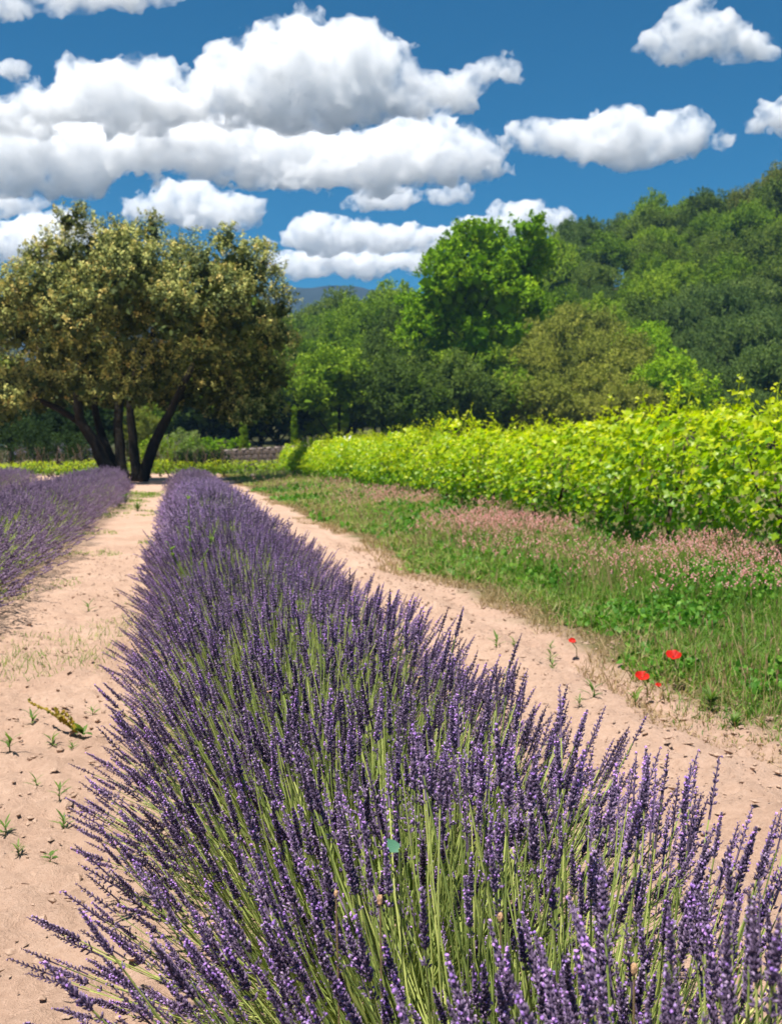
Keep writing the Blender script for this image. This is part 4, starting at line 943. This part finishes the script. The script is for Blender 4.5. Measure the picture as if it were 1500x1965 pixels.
        scatter(dry, BIP_V - [0, 0, .5], BIP_F, top, fr, np.stack([np.full(n, w * 1.3), np.full(n, w * 1.3), rng.uniform(0.03, 0.07, n)], -1), np.clip(rng.normal(0.6, 0.25, n), 0, 1))
    link('grass', mb.mesh('grass', [M_grass]), kind='stuff', label='green meadow grass on the verge between the lane and the vines')
    link('dry_grass', dry.mesh('dry_grass', [M_straw]), kind='stuff', label='straw coloured dry grass along the edge of the lane')
    link('undergrowth', hb.mesh('undergrowth', [M_herb]), kind='stuff', label='broad leaved herbs growing among the verge grass')
    link('pink_flowers', fl.mesh('pink_flowers', [M_pink]), kind='stuff', label='pink wildflower heads standing over the verge grass')
build_verge()

# ------------------------------------------------------------------ clods and thin path grass
def build_clods():
    rng = np.random.RandomState(31); mb = MB(); V, Fc = BIP_V - [0, 0, .5], BIP_F
    n = 19000
    y = 1.6 + rng.rand(n) ** 1.6 * 12; side = rng.rand(n)
    x = np.where(side < 0.42, rng.uniform(-2.0, 0.1, n), rng.uniform(0.8, 2.9, n))
    far = y > 8; x = np.where(far & (x < 0), np.maximum(x, -1.3), x)
    s = np.exp(rng.normal(math.log(0.0062), 0.60, n)); s = np.clip(s, 0.002, 0.024)
    for v in range(6):
        Vv = V * rng.uniform(0.6, 1.3, (len(V), 1)) * [1, 0.85, 1.1]
        k = np.arange(n) % 6 == v
        scatter(mb, Vv, Fc, np.stack([x, y, soil_height(x, y) + s * 0.25], -1)[k], frames(np.array([[0, 0, 1.0]] * k.sum()) + rng.normal(size=(k.sum(), 3)) * 0.2, rng), s[k], 0.5)
    link('soil_clods', mb.mesh('soil_clods', [M_soilclod]), kind='stuff', label='dry crumbly clods lying on the pinkish soil')
    g = MB()
    for (y0, y1, n, w) in ((4.5, 9, 6000, 0.004), (9, 18, 12000, 0.008), (18, 33, 8000, 0.016)):
        y = rng.uniform(y0, y1, n); x = rng.uniform(-1.45, 0.05, n)
        p = fbm(np.stack([x * 1.2, y * 0.8, x * 0 + 60], -1), 3); k = (p > 0.475 - 0.05 * (x < -0.8) + 0.05 * (x > -0.3)) & (rng.rand(n) < 0.8)
        x, y, p = x[k], y[k], p[k]; n = len(x)
        h = rng.uniform(0.02, 0.075, n) * (0.5 + (p - 0.45) * 6)
        scatter(g, GB_V, BLADE_F, np.stack([x, y, soil_height(x, y) - 0.004], -1), frames(rng.normal(size=(n, 3)) * [0.5, 0.5, 0] + [0, 0, 1.0], rng), np.stack([np.full(n, w), h, h], -1), np.clip(rng.normal(0.55, 0.25, n), 0, 1))
    link('path_grass', g.mesh('path_grass', [M_grass]), kind='stuff', label='thin patches of short grass on the sandy path')
build_clods()
# ------------------------------------------------------------------ stone wall, house, small things far off
M_stone = rough_mat('wall stone', (0.13, 0.098, 0.088), (0.22, 0.170, 0.155), 5, 0.6, dist=0.02)
M_cope = rough_mat('coping stone', (0.24, 0.19, 0.17), (0.36, 0.29, 0.26), 6, 0.5)
M_mortar = rough_mat('wall mortar', (0.10, 0.076, 0.068), (0.16, 0.125, 0.11), 12, 0.5)
M_plaster = rough_mat('pink plaster', (0.50, 0.34, 0.27), (0.60, 0.43, 0.35), 1.5, 0.1)
M_tile = rough_mat('roof tile', (0.36, 0.19, 0.12), (0.50, 0.29, 0.19), 6, 0.3)
M_shutter = rough_mat('grey violet shutter', (0.20, 0.17, 0.25), (0.26, 0.22, 0.32), 5, 0.1, 0.6)
M_white = rough_mat('white canvas', (0.78, 0.78, 0.76), (0.84, 0.84, 0.82), 4, 0.05, 0.7)
M_pole = rough_mat('pale wooden pole', (0.30, 0.24, 0.17), (0.38, 0.30, 0.22), 9, 0.1, 0.6)
def build_wall():
    rng = np.random.RandomState(41); D = 61.0; t = thing('stone_wall', 'long low field stone wall with paler coping behind the young vines', 'wall', (at(500, 868, D).x, D, 0)); cx = t.location.x
    x0, x1 = at(428, 868, D).x - cx, at(590, 868, D).x - cx; H = 1.20
    def yy(x): return -0.10 * (x - x0) ** 2 * 0.12
    mb = MB(); n = 14; xs = np.linspace(x0, x1, n + 1)
    for a, b in zip(xs[:-1], xs[1:]): box(mb, a, b, yy((a + b) / 2) - 0.20, yy((a + b) / 2) + 0.2, -0.2, H + 0.06 * (a - x0))
    link('wall_core', mb.mesh('wall_core', [M_mortar]), t)
    protos = []
    for k in range(6):
        V, Fc = ICO1; v = np.sign(V) * np.abs(V) ** 0.45 * rng.uniform(0.88, 1.06, (len(V), 1)); m = MB(); m.add(v * 0.5, Fc); protos.append(m.mesh('stone', [M_stone]))
    for c in range(5):
        x = x0 + rng.uniform(0, 0.2); zt = lambda x: (H + 0.06 * (x - x0)) / 5
        while x < x1 - 0.2:
            w = rng.uniform(0.24, 0.46); hh = zt(x)
            o = link('stone', protos[rng.randint(6)], t); o.location = (x + w / 2, yy(x + w / 2) - 0.2, (c + 0.5) * hh); o.scale = (w * 0.99, 0.10, hh * 0.97); o.rotation_euler = (0, rng.normal() * 0.04, 0)
            x += w
    x = x0
    while x < x1 - 0.1:
        w = rng.uniform(0.4, 0.6); o = link('coping_stone', protos[rng.randint(6)].copy(), t); o.data.materials[0] = M_cope
        o.location = (x + w / 2, yy(x + w / 2), H + 0.06 * (x - x0) + 0.05); o.scale = (w * 0.97, 0.52, 0.13); x += w
build_wall()
def rock(px, py, d, s, label, seed):
    rng = np.random.RandomState(seed); V, Fc = ICO2; v = V * (1 + (fbm(V * 1.4 + seed, 3) - 0.45)[:, None] * 0.9) * [1, 0.8, 0.6]
    p = at(px, py, d); m = MB(); m.add(v * s, Fc); o = link('boulder', m.mesh('boulder', [M_cope], smooth=False), None, label=label, category='boulder'); o.location = (p.x, d, s * 0.3)
rock(486, 902, 50.3, 0.20, 'pale boulder among the young grapevines in front of the wall', 3)
rock(545, 895, 58.5, 0.28, 'pale flat boulder on the bare ground at the end of the wall', 5)
def build_house():
    D = 112.0; p = at(106, 868, D); t = thing('farmhouse', 'pink plastered farmhouse glimpsed through the branches of the oak', 'house', (p.x, D, 0), R(8))
    mb = MB(); box(mb, -4.5, 4.5, -3, 3, -0.2, 5.0)
    mb.add([(-4.5, -3, 5), (-4.5, 3, 5), (-4.5, 0, 6.7), (4.5, -3, 5), (4.5, 3, 5), (4.5, 0, 6.7)], np.array([[0, 2, 1], [3, 4, 5]])); link('wall', mb.mesh('wall', [M_plaster]), t)
    mr = MB()
    for sg in (-1, 1):
        for k in range(22):
            x = -4.75 + k * 0.4318; tube(mr, [(x + 0.2, sg * 3.4, 4.86), (x + 0.2, sg * 0.0, 6.80)], 0.21, 8)
    rf = link('roof', mr.mesh('roof', [M_tile], smooth=True), t)
    mc = MB(); box(mc, 2.0, 2.7, -0.4, 0.3, 6.3, 7.7); link('chimney', mc.mesh('chimney', [M_plaster]), rf)
    for x in (-2.8, 0, 2.8):
        for z in (0.9, 3.2):
            m = MB(); box(m, x - 0.5, x + 0.5, -3.05, -2.98, z, z + 1.25); w = link('window', m.mesh('window', [M_shutter]), t)
            for sg in (-1, 1):
                m2 = MB(); box(m2, x + sg * 0.78 - 0.25, x + sg * 0.78 + 0.25, -3.09, -3.01, z - 0.03, z + 1.28); link('shutter', m2.mesh('shutter', [M_shutter]), w)
build_house()
def parasol(px, py, d, r, label):
    p = at(px, py, d); t = thing('garden_parasol', label, 'parasol', (p.x, d, 0)); a = np.arange(8) * math.pi / 4
    ring = np.stack([np.cos(a) * r, np.sin(a) * r, np.full(8, p.z - 0.12)], -1); V = np.concatenate([ring, ring - [0, 0, 0.08], [[0, 0, p.z + 0.18]]])
    Fq = np.array([[i, (i + 1) % 8, (i + 1) % 8 + 8, i + 8] for i in range(8)]); Ft = np.array([[i, (i + 1) % 8, 16] for i in range(8)])
    m = MB(); m.add(V, [Fq, Ft]); link('canopy', m.mesh('canopy', [M_white]), t)
    m = MB(); tube(m, [(0, 0, 0), (0, 0, p.z + 0.15)], 0.03, 8); link('pole', m.mesh('pole', [M_pole], smooth=True), t)
parasol(661, 841, 84, 0.24, 'small white parasol, leftmost of three beyond the vines')
parasol(673, 840, 84, 0.30, 'small white parasol, middle one of three beyond the vines')
parasol(686, 841, 84, 0.30, 'small white parasol, rightmost of three beyond the vines')

# ------------------------------------------------------------------ weeds and small flowers by the lanes
M_petal = leaf_mat('poppy petal', [(0.0, (0.50, 0.012, 0.008)), (1.0, (0.72, 0.035, 0.018))], trans=0.4, gain=(1.3, 0.8, 0.6), var=0.1)
M_black = rough_mat('poppy heart', (0.01, 0.01, 0.012), (0.03, 0.03, 0.03), 30, 0.1)
M_amber = leaf_mat('amber dock stem', [(0.0, (0.10, 0.13, 0.02)), (0.5, (0.26, 0.20, 0.02)), (1.0, (0.42, 0.30, 0.03))], trans=0.2, gain=(1.2, 1.1, 0.5), var=0.05)
M_teal = leaf_mat('blue green leaf', [(0.0, (0.07, 0.20, 0.12)), (1.0, (0.11, 0.28, 0.17))], trans=0.3, gain=(1, 1.2, 0.9), var=0.0)
M_tan = rough_mat('dried seed head', (0.42, 0.24, 0.12), (0.60, 0.38, 0.22), 200, 0.4)
WLEAF_V = np.array([(0, 0, 0), (-.5, .05, .32), (.5, .05, .32), (-.42, -.02, .66), (.42, -.02, .66), (0, -.16, 1)], float)
WLEAF_F = [np.array([[0, 2, 1]]), np.array([[1, 2, 4, 3]]), np.array([[3, 4, 5]])]
WL = []
for k in range(3):
    m = MB(); m.add(WLEAF_V, WLEAF_F, 0.3 + 0.2 * k); WL.append(m.mesh('leaf', [M_weed], smooth=True))
def weed(px, py, size, label, seed, leaves=8, name='weed', narrow=0.2, erect=0.6):
    rng = np.random.RandomState(seed); g = on_ground(px, py); z = float(soil_height(np.array([g.x]), np.array([g.y]))[0])
    t = thing(name, label, 'weed', (g.x, g.y, z - 0.004), rng.uniform(0, 6.28))
    m = MB(); tube(m, [(0, 0, -0.01), (0.1 * size, 0, size * 0.25), (0.06 * size, 0.04 * size, size * 0.5)], [0.03 * size, 0.025 * size, 0.012 * size], 6, 0.4); link('stem', m.mesh('stem', [M_weed], smooth=True), t)
    for k in range(leaves):
        a = k * 2.4 + rng.normal() * 0.2; el = rng.uniform(0.25, 1.0) * erect + 0.15 + 0.5 * k / leaves; h = size * (0.06 + 0.42 * k / leaves)
        o = link('leaf', WL[rng.randint(3)], t); d = Vector((math.cos(a) * math.cos(el), math.sin(a) * math.cos(el), math.sin(el)))
        x = Vector((-math.sin(a), math.cos(a), 0)); yv = d.cross(x)
        Lf = size * rng.uniform(0.5, 0.8)
        o.matrix_local = Matrix.Translation((0.06 * size * k / leaves, 0, h)) @ Matrix((x, yv, d)).transposed().to_4x4() @ Matrix.Diagonal((Lf * narrow, Lf, Lf, 1))
WEEDS = [(1135, 1352, 0.125, 'young weed with long narrow leaves in the lane, left of its neighbour'), (1217, 1350, 0.115, 'upright young weed alone in the lane before the poppies'), (1112, 1366, 0.06, 'tiny pale seedling beside the larger young weed in the lane'),
         (1055, 1248, 0.07, 'small seedling topmost of a short line in the lane'), (1057, 1268, 0.085, 'seedling second from the top of the short line in the lane'), (1060, 1284, 0.075, 'seedling third in the short line in the lane'), (953, 1250, 0.11, 'spreading seedling by the lavender on the right lane'), (985, 1243, 0.07, 'small seedling right of the spreading one by the lavender'),
         (98, 1652, 0.05, 'flat little green rosette on the soil by the lowest left spikes'), (115, 1540, 0.075, 'small tufted weed on the left path between clods'), (124, 1580, 0.07, 'thin pale weed just below the tufted one on the left path'), (20, 1450, 0.09, 'leafy weed at the left edge below the amber dock'), (68, 1505, 0.06, 'tiny yellowish seedling on the left path'),
         (62, 1392, 0.09, 'bluish weed left of the amber dock stem'), (100, 1425, 0.08, 'thin upright seedling under the amber dock'), (138, 1432, 0.055, 'small weed right below the amber dock stem'), (178, 1368, 0.075, 'short weed between the amber dock and the lavender'), (170, 1175, 0.12, 'spread green weed patch on the sandy path'), (8, 1600, 0.07, 'small weed at the left edge of the soil path'), (35, 1640, 0.05, 'pale sprout on the bare soil near the left edge')]
for k, (px, py, s, lab) in enumerate(WEEDS): weed(px, py, s, lab, 600 + k, leaves=7 + k % 4, narrow=0.17 if k != 8 else 0.5, erect=0.5 if k != 8 else 0.1)
for k, (px, py, s, lab) in enumerate([(228, 975, 0.35, 'bushy green weed at the foot of the left lavender row'), (240, 968, 0.30, 'second bushy weed close to the end of the left lavender row'), (265, 982, 0.22, 'low green weed out on the sandy path near the left row'), (1365, 1362, 0.12, 'dark leafy weed hanging over the lane edge right of the poppies'), (1410, 1395, 0.09, 'dark little weed at the lane edge near the right side')]):
    weed(px, py, s, lab, 640 + k, leaves=42, name='leafy_weed', narrow=0.15, erect=0.45)
def dock():
    rng = np.random.RandomState(8); g = on_ground(150, 1408); t = thing('dock_weed', 'amber stemmed dock weed leaning left over the soil path', 'weed', (g.x, g.y, 0.0))
    def W(px, py, h): q = on_ground(px, py, h); return np.array([q.x - g.x, (q.y - g.y), h])
    for pts in ([(150, 1405, 0.0), (120, 1382, 0.05), (90, 1362, 0.09), (55, 1346, 0.12)], [(128, 1388, 0.03), (118, 1375, 0.07), (106, 1362, 0.10)], [(146, 1400, 0.02), (137, 1380, 0.06), (124, 1368, 0.09)]):
        P = np.array([W(*p) for p in pts]); m = MB(); tube(m, P, np.linspace(0.008, 0.003, len(P)), 6, 0.7)
        u = np.linspace(0.1, 1, 16); tt = np.linspace(0, 1, len(P)); q = np.stack([np.interp(u, tt, P[:, i]) for i in range(3)], -1) + rng.normal(size=(16, 3)) * 0.005
        scatter(m, BIP_V - [0, 0, .5], BIP_F, q, rand_rot(rng, 16), np.stack([np.full(16, 0.009)] * 2 + [np.full(16, 0.02)], -1), np.clip(rng.normal(0.6, 0.25, 16), 0, 1)); link('stem', m.mesh('stem', [M_amber]), t)
    for k in range(9):
        a = rng.uniform(0, 6.28); el = rng.uniform(0.2, 1.1); d = Vector((math.cos(a) * math.cos(el), math.sin(a) * math.cos(el), math.sin(el))); x = Vector((-math.sin(a), math.cos(a), 0)); Lf = rng.uniform(0.05, 0.09)
        o = link('leaf', WL[rng.randint(3)], t); o.matrix_local = Matrix.Translation((0.02, -0.01, 0)) @ Matrix((x, d.cross(x), d)).transposed().to_4x4() @ Matrix.Diagonal((Lf * 0.35, Lf, Lf, 1))
dock()
def poppy(px, py, h, size, label, seed, rim=0.6):
    rng = np.random.RandomState(seed); g = on_ground(px, py, h); t = thing('poppy', label, 'poppy', (g.x, g.y, 0)); m = MB(); tilt = Matrix.Translation((0, 0, h)) @ Matrix.Rotation(0.5, 4, Vector((0.95, -0.3, 0)))
    tube(m, [(0.04, 0.03, -0.01), (0.03, 0.01, h * 0.6), (0, 0, h)], 0.0022, 6, 0.4); link('stem', m.mesh('stem', [M_weed], smooth=True), t)
    for k in range(4):
        m = MB(); rows = []
        for i, r in enumerate((0.05, 0.45, 0.8, 1.0)):
            a = np.linspace(-0.95, 0.95, 7); zz = rim * r ** 1.6 + rng.normal(size=7) * 0.13 * r
            rows.append(np.stack([np.cos(a) * r, np.sin(a) * r, zz], -1))
        V = np.concatenate(rows) * size / 2; Fq = np.array([[i * 7 + j, i * 7 + j + 1, (i + 1) * 7 + j + 1, (i + 1) * 7 + j] for i in range(3) for j in range(6)])
        m.add(V, Fq, 0.3 + 0.15 * k); o = link('petal', m.mesh('petal', [M_petal], smooth=True), t); o.matrix_local = tilt @ Matrix.Translation((0, 0, 0.002 * k)) @ Matrix.Rotation(k * math.pi / 2 + rng.normal() * 0.15, 4, 'Z')
    m = MB(); V, Fc = ICO1; m.add(V * [0.075, 0.075, 0.10] * size + [0, 0, 0.05 * size], Fc); o = link('heart', m.mesh('heart', [M_black], smooth=True), t); o.matrix_local = tilt
poppy(1291, 1263, 0.16, 0.074, 'open red poppy highest at the edge of the verge', 1); poppy(1231, 1303, 0.10, 0.066, 'red poppy low at the lane edge', 2); poppy(1097, 1233, 0.09, 0.042, 'small red poppy furthest along the verge edge', 3); poppy(1262, 1318, 0.05, 0.028, 'tiny half open red poppy bud below the larger poppies', 4, 0.9)
def tall_weed():
    rng = np.random.RandomState(4); x, y = 0.07, 6.1; t = thing('tall_weed', 'tall thin green weed growing up through the middle lavender row', 'weed', (x, y, 0))
    for pts in ([(0, 0, 0), (0.02, 0, 0.5), (0, 0, 0.92)], [(0.01, 0, 0.45), (0.11, 0, 0.62), (0.15, 0, 0.74)], [(0.01, 0, 0.42), (-0.08, 0.02, 0.58), (-0.11, 0.02, 0.66)]):
        P = np.array(pts); m = MB(); tube(m, P, [0.005, 0.004, 0.002], 5, 0.9); link('stem', m.mesh('stem', [M_weed]), t)
        for k in range(14 if len(pts) and pts[0][2] == 0 else 6):
            u = rng.uniform(0.35, 1.0); p = np.array([np.interp(u, [0, .5, 1], P[:, i]) for i in range(3)]); a = rng.uniform(0, 6.28); d = Vector((math.cos(a), math.sin(a), 0.7)).normalized(); xx = Vector((-math.sin(a), math.cos(a), 0)); Lf = rng.uniform(0.025, 0.05)
            o = link('leaf', WL[2], t); o.matrix_local = Matrix.Translation(p) @ Matrix((xx, d.cross(xx), d)).transposed().to_4x4() @ Matrix.Diagonal((Lf * 0.4, Lf, Lf, 1))
tall_weed()
def stray_leaf():
    p = on_ground(766, 1607, 0.64); t = thing('bindweed', 'single blue green oval leaf among the foreground lavender spikes', 'weed', (p.x, p.y, 0)); m = MB(); tube(m, [(0.02, 0.05, 0.05), (0.01, 0.02, 0.4), (0, 0, 0.625)], 0.0013, 5, 0.4); link('stem', m.mesh('stem', [M_stem]), t)
    m = MB(); m.add(WLEAF_V * [1.3, 1, 1], WLEAF_F, 0.5); o = link('leaf', m.mesh('leaf', [M_teal], smooth=True), t); o.location = (0, 0, 0.62); o.scale = (0.013, 0.02, 0.024); o.rotation_euler = (-0.9, -0.5, 0.4)
stray_leaf()
def seed_head(px, py, z, s, label, seed):
    rng = np.random.RandomState(seed); p = on_ground(px, py, z); t = thing('dried_seed_head', label, 'seed head', (p.x, p.y, 0)); m = MB(); tube(m, [(0.02, 0.04, 0.05), (0.005, 0.01, z * 0.7), (0, 0, z)], 0.0012, 5, 0.6); link('stem', m.mesh('stem', [M_straw]), t)
    V, Fc = ICO2; v = V * (1 + (vnoise(V * 3 + seed) - 0.5)[:, None] * 0.5); m = MB(); m.add(v * [s * 0.55, s * 0.55, s] + [0, 0, z + s * 0.7], Fc); link('head', m.mesh('head', [M_tan], smooth=False), t)
seed_head(729, 1735, 0.60, 0.007, 'larger tan seed head among the foreground lavender left of centre', 1); seed_head(960, 1768, 0.58, 0.007, 'smooth tan seed head on a stem in the foreground lavender', 2); seed_head(645, 1720, 0.60, 0.005, 'tiny tan seed head left of the larger tan one', 3); seed_head(1216, 1868, 0.60, 0.007, 'tan seed head low in the foreground lavender on the right', 4)
def bee(px, py, z, label, seed):
    rng = np.random.RandomState(seed); p = on_ground(px, py, z); t = thing('honey_bee', label, 'bee', tuple(p), rng.uniform(0, 6.28)); V, Fc = ICO2
    m = MB(); m.add(V * [0.0032, 0.0026, 0.0026], Fc); link('thorax', m.mesh('thorax', [M_tan], smooth=True), t)
    m = MB(); m.add(V * [0.0050, 0.0028, 0.0028] + [-0.0072, 0, -0.0006], Fc); link('abdomen', m.mesh('abdomen', [M_bark], smooth=True), t)
    m = MB(); m.add(V * [0.0018, 0.0020, 0.0020] + [0.0044, 0, 0], Fc); link('head', m.mesh('head', [M_black], smooth=True), t)
    for sg in (-1, 1):
        m = MB(); m.add(np.array([(0, 0, 0), (-.004, sg * .004, .001), (-.010, sg * .005, .0015), (-.009, sg * .0015, .001)]) + [0, 0, .002], np.array([[0, 1, 2, 3]]), 0.6); link('wing', m.mesh('wing', [M_tan]), t)
        for q in (-0.002, 0, 0.002): 
            m = MB(); tube(m, [(q, 0, 0), (q * 1.5, sg * 0.004, -0.001), (q * 2, sg * 0.005, -0.005)], 0.0004, 4); link('leg', m.mesh('leg', [M_black]), t)
bee(514, 1328, 0.60, 'honey bee on a lavender spike left of the row centre', 1); bee(803, 1300, 0.63, 'honey bee on a lavender spike right of the row centre', 2)
